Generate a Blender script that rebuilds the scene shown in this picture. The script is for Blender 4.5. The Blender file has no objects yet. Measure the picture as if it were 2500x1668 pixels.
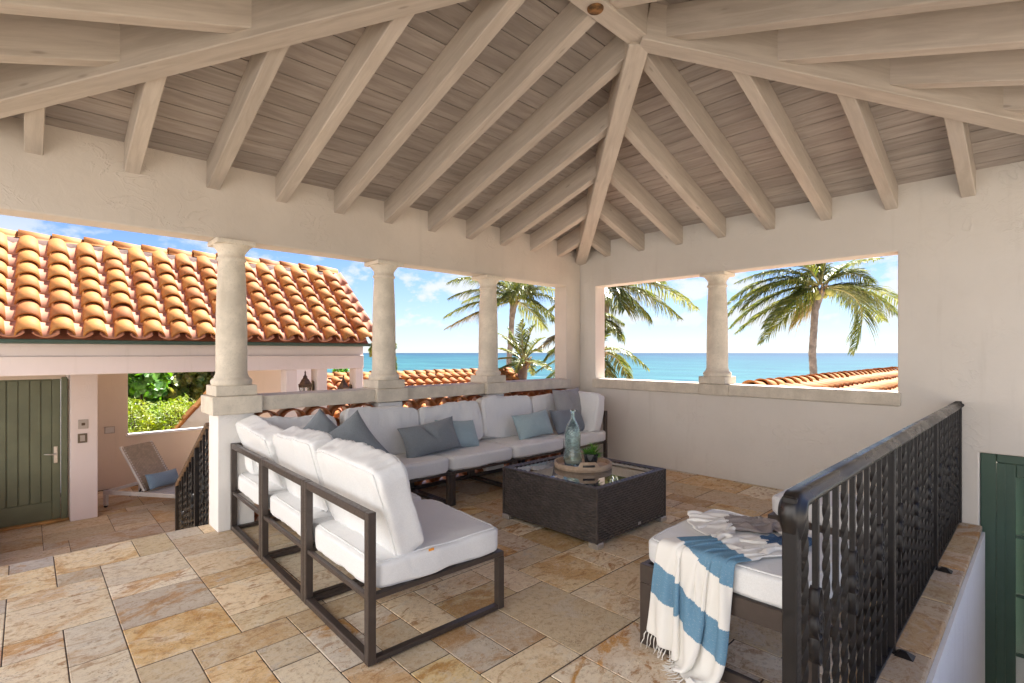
import bpy, bmesh, math, random
import numpy as np
from mathutils import Vector, Matrix, Euler, noise as mnoise
R = math.radians
random.seed(7); rng = np.random.default_rng(7)
scene = bpy.context.scene
COL = scene.collection

# ------------------------------------------------------------------ camera
EYE = Vector((0.0, 0.0, 1.45)); YAW = 46.43
cam_d = bpy.data.cameras.new('camera'); cam = bpy.data.objects.new('camera', cam_d); COL.objects.link(cam)
cam.location = EYE; cam.rotation_euler = (R(90), 0, R(YAW - 90))
cam_d.sensor_width = 36; cam_d.lens = 1246 / 2500 * 36; cam_d.shift_y = 27 / 2500
cam_d.clip_start = .05; cam_d.clip_end = 20000
scene.camera = cam

# ------------------------------------------------------------------ sky, sun, exposure
SUN = Vector((.50, .08, .86)).normalized()
world = bpy.data.worlds.new('World'); scene.world = world; world.use_nodes = True
wt = world.node_tree; wn = wt.nodes; wl = wt.links; wn.clear()
wo = wn.new('ShaderNodeOutputWorld'); bg = wn.new('ShaderNodeBackground'); wl.new(bg.outputs[0], wo.inputs[0])
bg.inputs[1].default_value = .050
sky = wn.new('ShaderNodeTexSky'); sky.sky_type = 'NISHITA'; sky.sun_disc = False
sky.sun_elevation = math.asin(SUN.z); sky.sun_rotation = math.atan2(SUN.x, SUN.y)
sky.air_density = 1.0; sky.dust_density = .0; sky.ozone_density = 1.0
tc = wn.new('ShaderNodeTexCoord')
sep = wn.new('ShaderNodeSeparateXYZ'); wl.new(tc.outputs['Generated'], sep.inputs[0])
def wmath(op, a, b=None, clamp=False):
    n = wn.new('ShaderNodeMath'); n.operation = op; n.use_clamp = clamp
    for i, v in enumerate((a, b)):
        if v is None: continue
        if hasattr(v, 'is_output'): wl.new(v, n.inputs[i])
        else: n.inputs[i].default_value = v
    return n.outputs[0]
def wnoise(vec, scale, detail, rough, stretch):
    mp = wn.new('ShaderNodeMapping'); mp.inputs['Scale'].default_value = stretch; wl.new(vec, mp.inputs[0])
    n = wn.new('ShaderNodeTexNoise'); n.inputs['Scale'].default_value = scale
    n.inputs['Detail'].default_value = detail; n.inputs['Roughness'].default_value = rough
    wl.new(mp.outputs[0], n.inputs['Vector']); return n.outputs['Fac']
def wramp(v, a, b):
    n = wn.new('ShaderNodeMapRange'); n.interpolation_type = 'SMOOTHSTEP'
    n.inputs[1].default_value = a; n.inputs[2].default_value = b; wl.new(v, n.inputs[0]); return n.outputs[0]
# cumulus bank low over the sea and thin veils higher up
cum = wramp(wnoise(tc.outputs['Generated'], 7.5, 8, .60, (1, 1, 1.8)), .46, .57)
zz = sep.outputs['Z']
low = wmath('MULTIPLY', wramp(zz, -.005, .05), wmath('SUBTRACT', 1.0, wramp(zz, .10, .30)))
veil = wramp(wnoise(tc.outputs['Generated'], 2.9, 7, .64, (1, 1, 3.6)), .44, .66)
vmask = wmath('MULTIPLY', wramp(zz, .0, .08), wmath('SUBTRACT', 1.0, wramp(zz, .30, .62)))
haze_low = wmath('MULTIPLY', wmath('SUBTRACT', 1.0, wramp(zz, .0, .22)), .30)
cl = wmath('MAXIMUM', haze_low, wmath('MAXIMUM', wmath('MULTIPLY', cum, low), wmath('MULTIPLY', wmath('MULTIPLY', veil, vmask), .55), True), True)
mixw = wn.new('ShaderNodeMixRGB'); wl.new(cl, mixw.inputs[0]); tint = wn.new('ShaderNodeMixRGB'); tint.blend_type = 'MULTIPLY'; tint.inputs[0].default_value = 1; wl.new(sky.outputs[0], tint.inputs[1]); tint.inputs[2].default_value = (.46, .56, .82, 1)
wl.new(tint.outputs[0], mixw.inputs[1])
mixw.inputs[2].default_value = (4.1, 4.3, 4.6, 1)
wl.new(mixw.outputs[0], bg.inputs[0])

sl = bpy.data.lights.new('sun', 'SUN'); so = bpy.data.objects.new('sun', sl); COL.objects.link(so)
sl.energy = 5.0; sl.angle = R(.53); sl.color = (1.0, .965, .915)
so.rotation_euler = SUN.to_track_quat('Z', 'Y').to_euler(); so.location = (0, 0, 30)

vs = scene.view_settings; vs.view_transform = 'Standard'; vs.look = 'None'; vs.gamma = 1; vs.exposure = 2.22
vs.use_curve_mapping = False
scene.cycles.use_denoising = True
scene.cycles.max_bounces = 10; scene.cycles.diffuse_bounces = 8; scene.cycles.glossy_bounces = 4
scene.cycles.transmission_bounces = 8; scene.cycles.transparent_max_bounces = 8
scene.cycles.caustics_reflective = False; scene.cycles.caustics_refractive = False
scene.cycles.sample_clamp_indirect = 8

# ------------------------------------------------------------------ helpers
WM = {}
def link(o, parent=None, W=None):
    COL.objects.link(o)
    W = Matrix.Identity(4) if W is None else W
    if parent is not None:
        o.parent = parent; o.matrix_basis = WM[parent.name].inverted() @ W
    else: o.matrix_basis = W
    WM[o.name] = W.copy(); return o
def tag(o, label=None, cat=None, group=None, kind=None):
    if label: o['label'] = label
    if cat: o['category'] = cat
    if group: o['group'] = group
    if kind: o['kind'] = kind
    return o
def T(x=0, y=0, z=0, rz=0, rx=0, ry=0): return Matrix.Translation((x, y, z)) @ Euler((rx, ry, rz), 'XYZ').to_matrix().to_4x4()
def thing(name, label, cat, W=None, group=None): return tag(link(bpy.data.objects.new(name, None), None, W), label, cat, group)
def ob(name, me, mat, parent=None, W=None):
    if isinstance(me, MB): me = me.mesh(name)
    o = bpy.data.objects.new(name, me)
    if mat is not None and len(me.materials) == 0: me.materials.append(mat)
    elif mat is not None and me.materials[0] != mat:
        link(o, parent, W); o.material_slots[0].link = 'OBJECT'; o.material_slots[0].material = mat; return o
    return link(o, parent, W)
def struct(name, me, mat, W=None): return tag(ob(name, me, mat, None, W), kind='structure')
def copy_tree(src, W, label=None, group=None):
    r = src.copy(); COL.objects.link(r); r.matrix_basis = W; WM[r.name] = W.copy()
    if label: r['label'] = label
    if group: r['group'] = group
    for ch in list(src.children):
        c = ch.copy(); COL.objects.link(c); c.parent = r; WM[c.name] = W @ ch.matrix_basis
        for g in list(ch.children):
            d = g.copy(); COL.objects.link(d); d.parent = c
    return r

class MB:
    def __init__(s): s.v = []; s.f = []; s.sm = []; s.uv = None
    def add(s, v, f, smooth=False):
        b = len(s.v); s.v += [tuple(p) for p in v]; s.f += [tuple(i + b for i in q) for q in f]; s.sm += [smooth] * len(f); return s
    def box(s, x0, x1, y0, y1, z0, z1):
        return s.add([(x0, y0, z0), (x1, y0, z0), (x1, y1, z0), (x0, y1, z0), (x0, y0, z1), (x1, y0, z1), (x1, y1, z1), (x0, y1, z1)],
                     [(0, 3, 2, 1), (4, 5, 6, 7), (0, 1, 5, 4), (1, 2, 6, 5), (2, 3, 7, 6), (3, 0, 4, 7)])
    def tube(s, pts, r, n=6, smooth=True, caps=True):
        pts = [Vector(p) for p in pts]; m = len(pts); rs = r if isinstance(r, (list, tuple)) else [r] * m
        vv = []; ff = []; prev = None
        for i, p in enumerate(pts):
            d = (pts[min(i + 1, m - 1)] - pts[max(i - 1, 0)]).normalized()
            a = prev if prev is not None else (Vector((0, 0, 1)) if abs(d.z) < .9 else Vector((1, 0, 0)))
            u = d.cross(a).normalized(); w = u.cross(d).normalized(); prev = w
            for k in range(n):
                t = 2 * math.pi * k / n; vv.append(p + (u * math.cos(t) + w * math.sin(t)) * rs[i])
        for i in range(m - 1):
            for k in range(n): ff.append((i * n + k, i * n + (k + 1) % n, (i + 1) * n + (k + 1) % n, (i + 1) * n + k))
        if caps: ff += [tuple(range(n))[::-1], tuple((m - 1) * n + k for k in range(n))]
        return s.add(vv, ff, smooth)
    def lathe(s, prof, n=24, smooth=True, c=(0, 0)):
        vv = []; ff = []; m = len(prof)
        for r, z in prof:
            for k in range(n):
                t = 2 * math.pi * k / n; vv.append((c[0] + r * math.cos(t), c[1] + r * math.sin(t), z))
        for i in range(m - 1):
            for k in range(n): ff.append((i * n + k, i * n + (k + 1) % n, (i + 1) * n + (k + 1) % n, (i + 1) * n + k))
        ff += [tuple(range(n))[::-1], tuple((m - 1) * n + k for k in range(n))]
        return s.add(vv, ff, smooth)
    def grid(s, P, smooth=True, closed_u=False):
        P = np.asarray(P); a, b = P.shape[:2]; ff = []
        for i in range(a - 1):
            for j in range(b - 1 if not closed_u else b): ff.append((i * b + j, i * b + (j + 1) % b, (i + 1) * b + (j + 1) % b, (i + 1) * b + j))
        return s.add(P.reshape(-1, 3).tolist(), ff, smooth)
    def mesh(s, name):
        me = bpy.data.meshes.new(name); me.from_pydata(s.v, [], s.f); me.validate()
        if any(s.sm): me.polygons.foreach_set('use_smooth', s.sm[:len(me.polygons)] if len(me.polygons) == len(s.sm) else [True] * len(me.polygons))
        me.update(); return me
_bc = {}
def bbox(sx, sy, sz, b=.004, seg=1, key=''):
    """bevelled box mesh centred on its origin, cached"""
    k = (round(sx, 4), round(sy, 4), round(sz, 4), b, seg, key)
    if k not in _bc:
        bm = bmesh.new(); bmesh.ops.create_cube(bm, size=1); bmesh.ops.scale(bm, vec=(sx, sy, sz), verts=bm.verts)
        if b: bmesh.ops.bevel(bm, geom=bm.edges[:], offset=b, segments=seg, profile=.6, affect='EDGES')
        me = bpy.data.meshes.new('box'); bm.to_mesh(me); bm.free(); _bc[k] = me
    return _bc[k]
def bpart(parent, name, x0, x1, y0, y1, z0, z1, mat, b=.004, seg=1, base=None):
    W = T((x0 + x1) / 2, (y0 + y1) / 2, (z0 + z1) / 2)
    if base is not None: W = base @ W
    return ob(name, bbox(abs(x1 - x0), abs(y1 - y0), abs(z1 - z0), b, seg, mat.name), mat, parent, W)
def dirM(p0, p1, up=(0, 0, 1)):
    p0 = Vector(p0); p1 = Vector(p1); x = (p1 - p0).normalized(); y = Vector(up).cross(x).normalized(); z = x.cross(y)
    m = Matrix((x, y, z)).transposed().to_4x4(); m.translation = (p0 + p1) / 2; return m
def beam(parent, name, p0, p1, w, h, mat, b=.006):
    """timber from p0 to p1 (centre line of its underside), w wide, h deep"""
    L = (Vector(p1) - Vector(p0)).length; m = dirM(p0, p1)
    return ob(name, bbox(L, w, h, b, 1, mat.name), mat, parent, m @ T(0, 0, h / 2))
def wall_mesh(us, zs, solid, thick, bev=.012):
    """wall in local x-z plane, front at y=0, back at y=thick; solid(i,j) tells which cells are filled"""
    bm = bmesh.new(); V = {}
    def vv(i, j, k):
        if (i, j, k) not in V: V[i, j, k] = bm.verts.new((us[i], thick * k, zs[j]))
        return V[i, j, k]
    n, m = len(us) - 1, len(zs) - 1
    S = lambda i, j: 0 <= i < n and 0 <= j < m and solid(i, j)
    rim = []
    for i in range(n):
        for j in range(m):
            if not S(i, j): continue
            bm.faces.new((vv(i, j, 0), vv(i + 1, j, 0), vv(i + 1, j + 1, 0), vv(i, j + 1, 0)))
            bm.faces.new((vv(i, j + 1, 1), vv(i + 1, j + 1, 1), vv(i + 1, j, 1), vv(i, j, 1)))
            for (di, dj, a, b) in ((-1, 0, (i, j + 1), (i, j)), (1, 0, (i + 1, j), (i + 1, j + 1)), (0, -1, (i, j), (i + 1, j)), (0, 1, (i + 1, j + 1), (i, j + 1))):
                if not S(i + di, j + dj): bm.faces.new((vv(*b, 0), vv(*a, 0), vv(*a, 1), vv(*b, 1)))
    bmesh.ops.recalc_face_normals(bm, faces=bm.faces[:])
    if bev:
        ed = [e for e in bm.edges if len(e.link_faces) == 2 and e.calc_face_angle() > .5]
        bmesh.ops.bevel(bm, geom=ed, offset=bev, segments=3, profile=.5, affect='EDGES', clamp_overlap=True)
    me = bpy.data.meshes.new('wall'); bm.to_mesh(me); bm.free(); return me

# ------------------------------------------------------------------ materials
def newmat(name):
    m = bpy.data.materials.new(name); m.use_nodes = True; nt = m.node_tree
    return m, nt, nt.nodes['Principled BSDF']
class NT:
    def __init__(s, nt): s.nt = nt; s.n = nt.nodes; s.l = nt.links
    def put(s, v, sock):
        if v is None: return
        if hasattr(v, 'is_output'): s.l.new(v, sock)
        else:
            if sock.type == 'RGBA' and len(v) == 3: v = (*v, 1)
            sock.default_value = v
    def math(s, op, a, b=None, clamp=False):
        n = s.n.new('ShaderNodeMath'); n.operation = op; n.use_clamp = clamp; s.put(a, n.inputs[0]); s.put(b, n.inputs[1]); return n.outputs[0]
    def vmath(s, op, a, b):
        n = s.n.new('ShaderNodeVectorMath'); n.operation = op; s.put(a, n.inputs[0]); s.put(b, n.inputs[1]); return n.outputs[0]
    def coord(s, kind='POS', scale=(1, 1, 1), rnd=0):
        if kind == 'POS': v = s.n.new('ShaderNodeNewGeometry').outputs['Position']
        else: v = s.n.new('ShaderNodeTexCoord').outputs[{'OBJ': 'Object', 'UV': 'UV'}[kind]]
        if rnd:
            r = s.n.new('ShaderNodeObjectInfo').outputs['Random']; c = s.n.new('ShaderNodeCombineXYZ')
            for i, k in enumerate((rnd, rnd * 1.7, rnd * .6)): s.put(s.math('MULTIPLY', r, k), c.inputs[i])
            v = s.vmath('ADD', v, c.outputs[0])
        mp = s.n.new('ShaderNodeMapping'); mp.inputs['Scale'].default_value = scale; s.put(v, mp.inputs[0]); return mp.outputs[0]
    def noise(s, vec, scale, detail=4, rough=.55, dist=0):
        n = s.n.new('ShaderNodeTexNoise'); s.put(vec, n.inputs['Vector']); n.inputs['Scale'].default_value = scale
        n.inputs['Detail'].default_value = detail; n.inputs['Roughness'].default_value = rough; n.inputs['Distortion'].default_value = dist; return n.outputs['Fac']
    def voro(s, vec, scale, feature='F1'):
        n = s.n.new('ShaderNodeTexVoronoi'); s.put(vec, n.inputs['Vector']); n.inputs['Scale'].default_value = scale; n.feature = feature; return n.outputs['Distance']
    def rng(s, v, a, b, c=0., d=1.):
        n = s.n.new('ShaderNodeMapRange'); n.interpolation_type = 'SMOOTHSTEP'; s.put(v, n.inputs[0])
        for i, k in enumerate((a, b, c, d)): n.inputs[i + 1].default_value = k
        return n.outputs[0]
    def mix(s, f, a, b, mode='MIX'):
        n = s.n.new('ShaderNodeMixRGB'); n.blend_type = mode; s.put(f, n.inputs[0]); s.put(a, n.inputs[1]); s.put(b, n.inputs[2]); return n.outputs[0]
    def ramp(s, v, stops, interp='LINEAR'):
        n = s.n.new('ShaderNodeValToRGB'); e = n.color_ramp; e.interpolation = interp
        while len(e.elements) > 1: e.elements.remove(e.elements[-1])
        for i, (p, c) in enumerate(stops):
            el = e.elements[0] if i == 0 else e.elements.new(p)
            el.position = p; el.color = (*c, 1)
        s.put(v, n.inputs[0]); return n.outputs[0]
    def rand(s): return s.n.new('ShaderNodeObjectInfo').outputs['Random']
    def hsv(s, col, h=.5, sat=1, val=1):
        n = s.n.new('ShaderNodeHueSaturation'); s.put(h, n.inputs['Hue']); s.put(sat, n.inputs['Saturation']); s.put(val, n.inputs['Value']); s.put(col, n.inputs['Color']); return n.outputs[0]
    def bump(s, h, strength, dist, prev=None):
        n = s.n.new('ShaderNodeBump'); n.inputs['Strength'].default_value = strength; n.inputs['Distance'].default_value = dist; s.put(h, n.inputs['Height'])
        if prev is not None: s.put(prev, n.inputs['Normal'])
        return n.outputs[0]

def stucco(name, col, mott=.06, trowel=1.0):
    m, nt, b = newmat(name); k = NT(nt); p = k.coord()
    big = k.noise(p, 1.1, 5, .6); c = k.mix(k.rng(big, .35, .7), tuple(x * (1 - mott) for x in col), col)
    st = k.noise(k.coord('POS', (5, 5, .45)), 1.6, 5, .65); c = k.mix(k.rng(st, .54, .74, 0, .16), c, (.42, .37, .31)); sm = k.noise(p, 3.4, 6, .7); c = k.mix(k.rng(sm, .56, .72, 0, .12), c, (.50, .44, .37))
    k.put(c, b.inputs['Base Color']); b.inputs['Roughness'].default_value = .85; b.inputs['Specular IOR Level'].default_value = .25
    sw = k.noise(k.coord('POS', (1, 1, 1.25)), 5.0, 3, .5, 1.6); ridge = k.rng(k.math('ABSOLUTE', k.math('SUBTRACT', sw, .5)), 0, .05, 1, 0)
    gate = k.rng(k.noise(p, 2.3, 2), .48, .68)
    n1 = k.bump(k.math('MULTIPLY', ridge, gate), .45 * trowel, .006)
    n2 = k.bump(k.noise(p, 11, 5, .62, .6), .55 * trowel, .005, n1); k.put(k.bump(k.noise(p, 90, 3), .15, .002, n2), b.inputs['Normal']); return m
def wood(name, dark, light, grain=1.0, rough=.6):
    m, nt, b = newmat(name); k = NT(nt)
    g = k.noise(k.coord('OBJ', (1.0, 9, 9), 31), 2.2, 5, .6, .6); f = k.noise(k.coord('OBJ', (3, 90, 90), 31), 1.5, 3, .6)
    patch = k.noise(k.coord('OBJ', (1.0, 2.5, 2.5), 17), 1.6, 3)
    c = k.mix(k.rng(g, .3, .72), dark, light); c = k.mix(k.math('MULTIPLY', k.rng(f, .45, .75), .16), c, tuple(x * .75 for x in dark))
    c = k.mix(k.math('MULTIPLY', k.rng(patch, .5, .75), .45), c, (light[0] * .86, light[1] * .86, light[2] * .90))
    kn = k.voro(k.coord('OBJ', (1.1, 4.2, 4.2), 23), 1.9); c = k.mix(k.math('MULTIPLY', k.rng(kn, .03, .10, 1, 0), .55), c, tuple(x * .45 for x in dark))
    c = k.hsv(c, .5, 1, k.rng(k.rand(), 0, 1, .90, 1.08)); k.put(c, b.inputs['Base Color']); b.inputs['Roughness'].default_value = rough
    k.put(k.bump(k.math('ADD', g, k.math('MULTIPLY', f, .5)), .25 * grain, .003), b.inputs['Normal']); return m
def stone_tile(name, gain=1.0, warm=0.0):
    """travertine: every slab draws its own mix of cream, honey, rust and grey, with blotches, sandy grain and open pits"""
    m, nt, b = newmat(name); k = NT(nt); rnd = k.rand()
    p = k.coord('POS', (1, 1, 1), 60); pv = k.coord('POS', (1.0, 1.9, 1), 60)
    r2 = k.math('FRACT', k.math('MULTIPLY', rnd, 7.31)); r3 = k.math('FRACT', k.math('MULTIPLY', rnd, 23.7)); r4 = k.math('FRACT', k.math('MULTIPLY', rnd, 51.3))
    c = k.ramp(rnd, [(0, (.74, .61, .44)), (.14, (.80, .71, .58)), (.28, (.58, .39, .21)), (.40, (.70, .645, .59)), (.52, (.78, .62, .38)), (.64, (.60, .535, .48)), (.78, (.68, .49, .27)), (.90, (.82, .76, .67)), (1, (.72, .60, .45))])
    big = k.noise(p, 2.6, 6, .66, 1.2); vein = k.noise(pv, 5.0, 7, .70, 1.8); mid = k.noise(k.coord('POS', (1, 1.3, 1), 90), 7.5, 6, .72, .9); fine = k.noise(p, 34, 5, .8); gr = k.noise(p, 130, 3, .75)
    c = k.mix(k.math('MULTIPLY', k.rng(big, .50, .60), k.math('MULTIPLY', r2, .95)), c, (.50, .255, .070))
    c = k.mix(k.math('MULTIPLY', k.rng(big, .47, .36), .60), c, (.72, .655, .575))
    c = k.mix(k.math('MULTIPLY', k.rng(vein, .53, .63), k.math('ADD', .22, k.math('MULTIPLY', r3, .70))), c, (.33, .16, .062))
    c = k.mix(k.math('MULTIPLY', k.rng(vein, .45, .37), k.math('MULTIPLY', r4, .70)), c, (.60, .565, .545))
    c = k.mix(k.math('MULTIPLY', k.rng(mid, .55, .66), .38), c, (.42, .25, .115)); c = k.mix(k.math('MULTIPLY', k.rng(mid, .44, .34), .50), c, (.80, .73, .62))
    zone = k.rng(k.noise(p, 5.5, 5, .7), .50, .62); pit = k.rng(k.voro(k.coord('POS', (1, 1.7, 1), 60), 55), .10, .30, 1, 0); pits = k.math('MULTIPLY', pit, zone)
    c = k.mix(k.math('MULTIPLY', pits, .80), c, (.15, .095, .06)); c = k.mix(k.rng(fine, .49, .66, 0, .48), c, (.30, .185, .10)); c = k.mix(k.rng(gr, .50, .68, 0, .40), c, (.78, .715, .62))
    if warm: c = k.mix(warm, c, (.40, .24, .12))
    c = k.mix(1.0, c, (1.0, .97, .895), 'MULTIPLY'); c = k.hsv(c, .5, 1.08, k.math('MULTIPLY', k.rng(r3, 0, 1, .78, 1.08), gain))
    k.put(c, b.inputs['Base Color']); k.put(k.rng(fine, .3, .7, .48, .72), b.inputs['Roughness']); b.inputs['Specular IOR Level'].default_value = .35
    n1 = k.bump(k.math('ADD', k.math('MULTIPLY', pits, -1.4), k.math('ADD', k.math('MULTIPLY', fine, .6), k.math('MULTIPLY', gr, .25))), .6, .005); k.put(k.bump(mid, .3, .008, n1), b.inputs['Normal']); return m
def coral(name, col):
    m, nt, b = newmat(name); k = NT(nt); p = k.coord()
    c = k.mix(k.rng(k.noise(p, 5, 5, .65), .35, .7), tuple(x * .80 for x in col), col)
    c = k.mix(k.rng(k.noise(p, 60, 3, .7), .5, .72, 0, .35), c, tuple(x * .6 for x in col))
    pit = k.math('MULTIPLY', k.rng(k.voro(p, 70), .06, .22, 1, 0), k.rng(k.noise(p, 9, 3), .47, .6)); c = k.mix(k.math('MULTIPLY', pit, .6), c, tuple(x * .4 for x in col))
    c = k.mix(k.rng(k.noise(k.coord('POS', (3, 3, .8)), 2.2, 4), .55, .75, 0, .35), c, (.42, .36, .27))
    k.put(c, b.inputs['Base Color']); b.inputs['Roughness'].default_value = .8; b.inputs['Specular IOR Level'].default_value = .25
    k.put(k.bump(k.math('ADD', k.math('MULTIPLY', pit, -1), k.math('MULTIPLY', k.noise(p, 110, 3), .4)), .5, .003), b.inputs['Normal']); return m
def clay(name, cols, rough=.75, stain=.24):
    m, nt, b = newmat(name); k = NT(nt); p = k.coord('OBJ', (1, 1, 1), 40)
    c = k.ramp(k.rand(), [(i / (len(cols) - 1), q) for i, q in enumerate(cols)])
    n = k.noise(p, 5, 5, .62); c = k.mix(k.rng(n, .45, .75, 0, .40), c, (.33, .125, .022)); c = k.mix(k.rng(k.noise(p, 9, 4, .65), .50, .72, 0, stain), c, (.12, .050, .026))
    c = k.mix(k.rng(k.noise(p, 70, 3, .7), .56, .75, 0, .25), c, (.10, .045, .025)); k.put(c, b.inputs['Base Color']); b.inputs['Roughness'].default_value = rough
    k.put(k.bump(k.noise(p, 40, 4, .6), .3, .004), b.inputs['Normal']); return m
def fabric(name, col, wrinkle=.25, weave=420, var=.08):
    m, nt, b = newmat(name); k = NT(nt); o = k.coord('OBJ', (1, 1, 1), 9)
    w1 = k.noise(k.coord('OBJ', (1, 6, 1), 3), weave * .35, 2, .7); w2 = k.noise(k.coord('OBJ', (6, 1, 1), 3), weave * .35, 2, .7); w = k.math('ADD', w1, w2)
    c = k.mix(k.rng(w, .8, 1.25), tuple(x * (1 - var) for x in col), col); k.put(c, b.inputs['Base Color']); b.inputs['Roughness'].default_value = .95; b.inputs['Specular IOR Level'].default_value = .15
    b.inputs['Sheen Weight'].default_value = .15
    wr = k.noise(k.coord('OBJ', (1, 1.4, 1), 5), 5.5, 4, .55, 1.3); k.put(k.bump(w, .18, .001, k.bump(wr, wrinkle, .02)), b.inputs['Normal']); return m
def plain(name, col, rough=.5, metal=0., bumpy=0., scale=30, var=.06, spec=.5):
    m, nt, b = newmat(name); k = NT(nt); p = k.coord('POS')
    c = k.mix(k.rng(k.noise(p, scale * .3, 4), .35, .7), tuple(x * (1 - var) for x in col), tuple(min(1, x * (1 + var)) for x in col)); k.put(c, b.inputs['Base Color'])
    b.inputs['Metallic'].default_value = metal; b.inputs['Specular IOR Level'].default_value = spec
    k.put(k.rng(k.noise(p, scale, 4), .3, .7, max(.02, rough - .08), rough + .08), b.inputs['Roughness'])
    if bumpy: k.put(k.bump(k.noise(p, scale, 3), bumpy, .003), b.inputs['Normal'])
    return m
def leaf(name, a, c2, trans=.35, rough=.45):
    m, nt, b = newmat(name); k = NT(nt); r = k.noise(k.coord('POS'), 3.5, 3, .7); rr = k.noise(k.coord('POS'), 23, 2, .7)
    c = k.mix(k.rng(r, .35, .65), a, c2); c = k.hsv(c, .5, 1, k.rng(rr, .3, .7, .65, 1.3)); k.put(c, b.inputs['Base Color']); b.inputs['Roughness'].default_value = rough
    tr = nt.nodes.new('ShaderNodeBsdfTranslucent'); k.put(k.hsv(c, .49, 1.15, 1.5), tr.inputs[0])
    mx = nt.nodes.new('ShaderNodeMixShader'); mx.inputs[0].default_value = trans; nt.links.new(b.outputs[0], mx.inputs[1]); nt.links.new(tr.outputs[0], mx.inputs[2])
    nt.links.new(mx.outputs[0], nt.nodes['Material Output'].inputs[0]); return m

m_wall = stucco('stucco_warm_white', (.67, .625, .565)); m_wall_c = stucco('stucco_beam', (.65, .575, .495), .10, 1.2)
m_pier = stucco('stucco_white', (.82, .80, .77), .04); m_pink = stucco('stucco_pink', (.75, .66, .635), .03, .4); m_beige = stucco('stucco_beige', (.66, .56, .47), .05, .6)
m_raft = wood('limed_beam_wood', (.44, .375, .31), (.545, .475, .40)); m_board = wood('limed_board_wood', (.305, .262, .228), (.43, .375, .332), 1.2)
m_trav = stone_tile('travertine'); m_trav_low = stone_tile('travertine_shaded_terrace', .95, .25); m_trav_edge = stone_tile('travertine_edge', .9, .30)  # lower terrace copy is dimmer and browner, its shade put into the colour
m_joint = plain('dark_joint_mortar', (.075, .052, .036), .95, 0, .6, 40, .5); m_coral = coral('coral_stone', (.76, .68, .56)); m_coral2 = coral('coral_stone_ledge', (.70, .63, .52))
m_tile = clay('roof_tile_clay', [(.32, .112, .020), (.375, .148, .028), (.405, .172, .036), (.285, .088, .020), (.39, .158, .032), (.345, .125, .025)])
m_pan = clay('roof_pan_clay', [(.37, .155, .092), (.41, .175, .108), (.39, .162, .098)], .8, .10); m_mortar = plain('roof_mortar', (.12, .075, .062), .95, 0, .8, 25, .25)
m_glaze = clay('glazed_clay', [(.33, .10, .032), (.42, .15, .05), (.27, .075, .028), (.38, .13, .045)], .28, .3)
m_white = fabric('white_canvas', (.77, .77, .765), .30); m_greyf = fabric('grey_linen', (.27, .30, .325), .45, 420, .35); m_warmgrey = fabric('warm_grey_linen', (.36, .36, .375), .5, 420, .3)
m_lblue = fabric('pale_blue_linen', (.40, .52, .56), .3, 420, .28); m_dgrey = fabric('slate_linen', (.235, .265, .31), .4, 420, .3); m_bluef = fabric('blue_lumbar_linen', (.17, .245, .34), .2, 420, .2)
m_bronze = plain('bronze_powder_coat', (.075, .058, .050), .38, .35, .05, 80); m_iron = plain('black_iron_paint', (.011, .009, .009), .44, 0., 0, 55, .2, .35)
m_hand = plain('worn_black_iron_handrail', (.016, .013, .012), .30, 0, 0, 5, .2); m_rattan = plain('dark_rattan', (.058, .047, .043), .36, 0, .05, 60, .3)
m_rattan2 = plain('brown_rattan', (.30, .235, .18), .55, 0, .1, 70, .12); m_alu = plain('brushed_aluminium', (.62, .60, .57), .35, .9, .05, 120); m_lframe = plain('lounger_grey_paint', (.56, .53, .51), .4, .2)
m_green = plain('green_door_paint', (.135, .15, .092), .45, 0, .1, 14, .08); m_dkgreen = plain('dark_green_paint', (.050, .090, .064), .38, 0, .1, 14, .06); m_gut = plain('green_gutter_paint', (.045, .085, .065), .4)
m_sill = plain('ochre_threshold', (.42, .22, .07), .7, 0, .4, 20, .3); m_brass = plain('aged_bronze', (.16, .105, .07), .45, .6, .4, 40, .3); m_plate = plain('grey_switch_plate', (.42, .37, .33), .5, .2)
m_tray = wood('tray_wood', (.42, .29, .19), (.58, .43, .30), 1.2); m_pot = plain('black_ceramic', (.018, .018, .02), .3); m_soil = plain('soil', (.05, .035, .025), .95, 0, 1, 60)
m_succ = leaf('succulent_leaf', (.08, .24, .035), (.19, .36, .06), .15, .35); m_palm = leaf('palm_leaflet', (.080, .115, .024), (.20, .205, .046), .34, .38)
m_palmd = leaf('palm_leaflet_dry', (.20, .16, .06), (.26, .19, .07), .25, .55); m_rach = plain('palm_rib', (.28, .25, .08), .5); m_trunk = plain('palm_bark', (.20, .165, .14), .9, 0, .9, 18, .3)
m_grape = leaf('sea_grape_leaf', (.09, .16, .035), (.26, .24, .06), .35, .4); m_grape2 = leaf('sea_grape_leaf_green', (.06, .18, .025), (.13, .27, .04), .35, .4)
m_shrub = leaf('shrub_leaf', (.17, .27, .025), (.29, .33, .04), .4, .45); m_bark = plain('branch_bark', (.12, .09, .065), .9); m_coco = plain('coconut_husk', (.27, .27, .06), .5)
m_sand = plain('sand', (.62, .54, .42), .95, 0, .5, 3, .1); m_terr = plain('terrace_stone', (.34, .30, .25), .8, 0, .3, 4, .08); m_far = plain('far_white_wall', (.74, .73, .74), .8)
m_label = plain('orange_care_tag', (.75, .30, .03), .7); m_whitep = plain('white_plastic', (.75, .74, .72), .5); m_dark = plain('black_rubber', (.02, .02, .02), .7)

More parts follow.
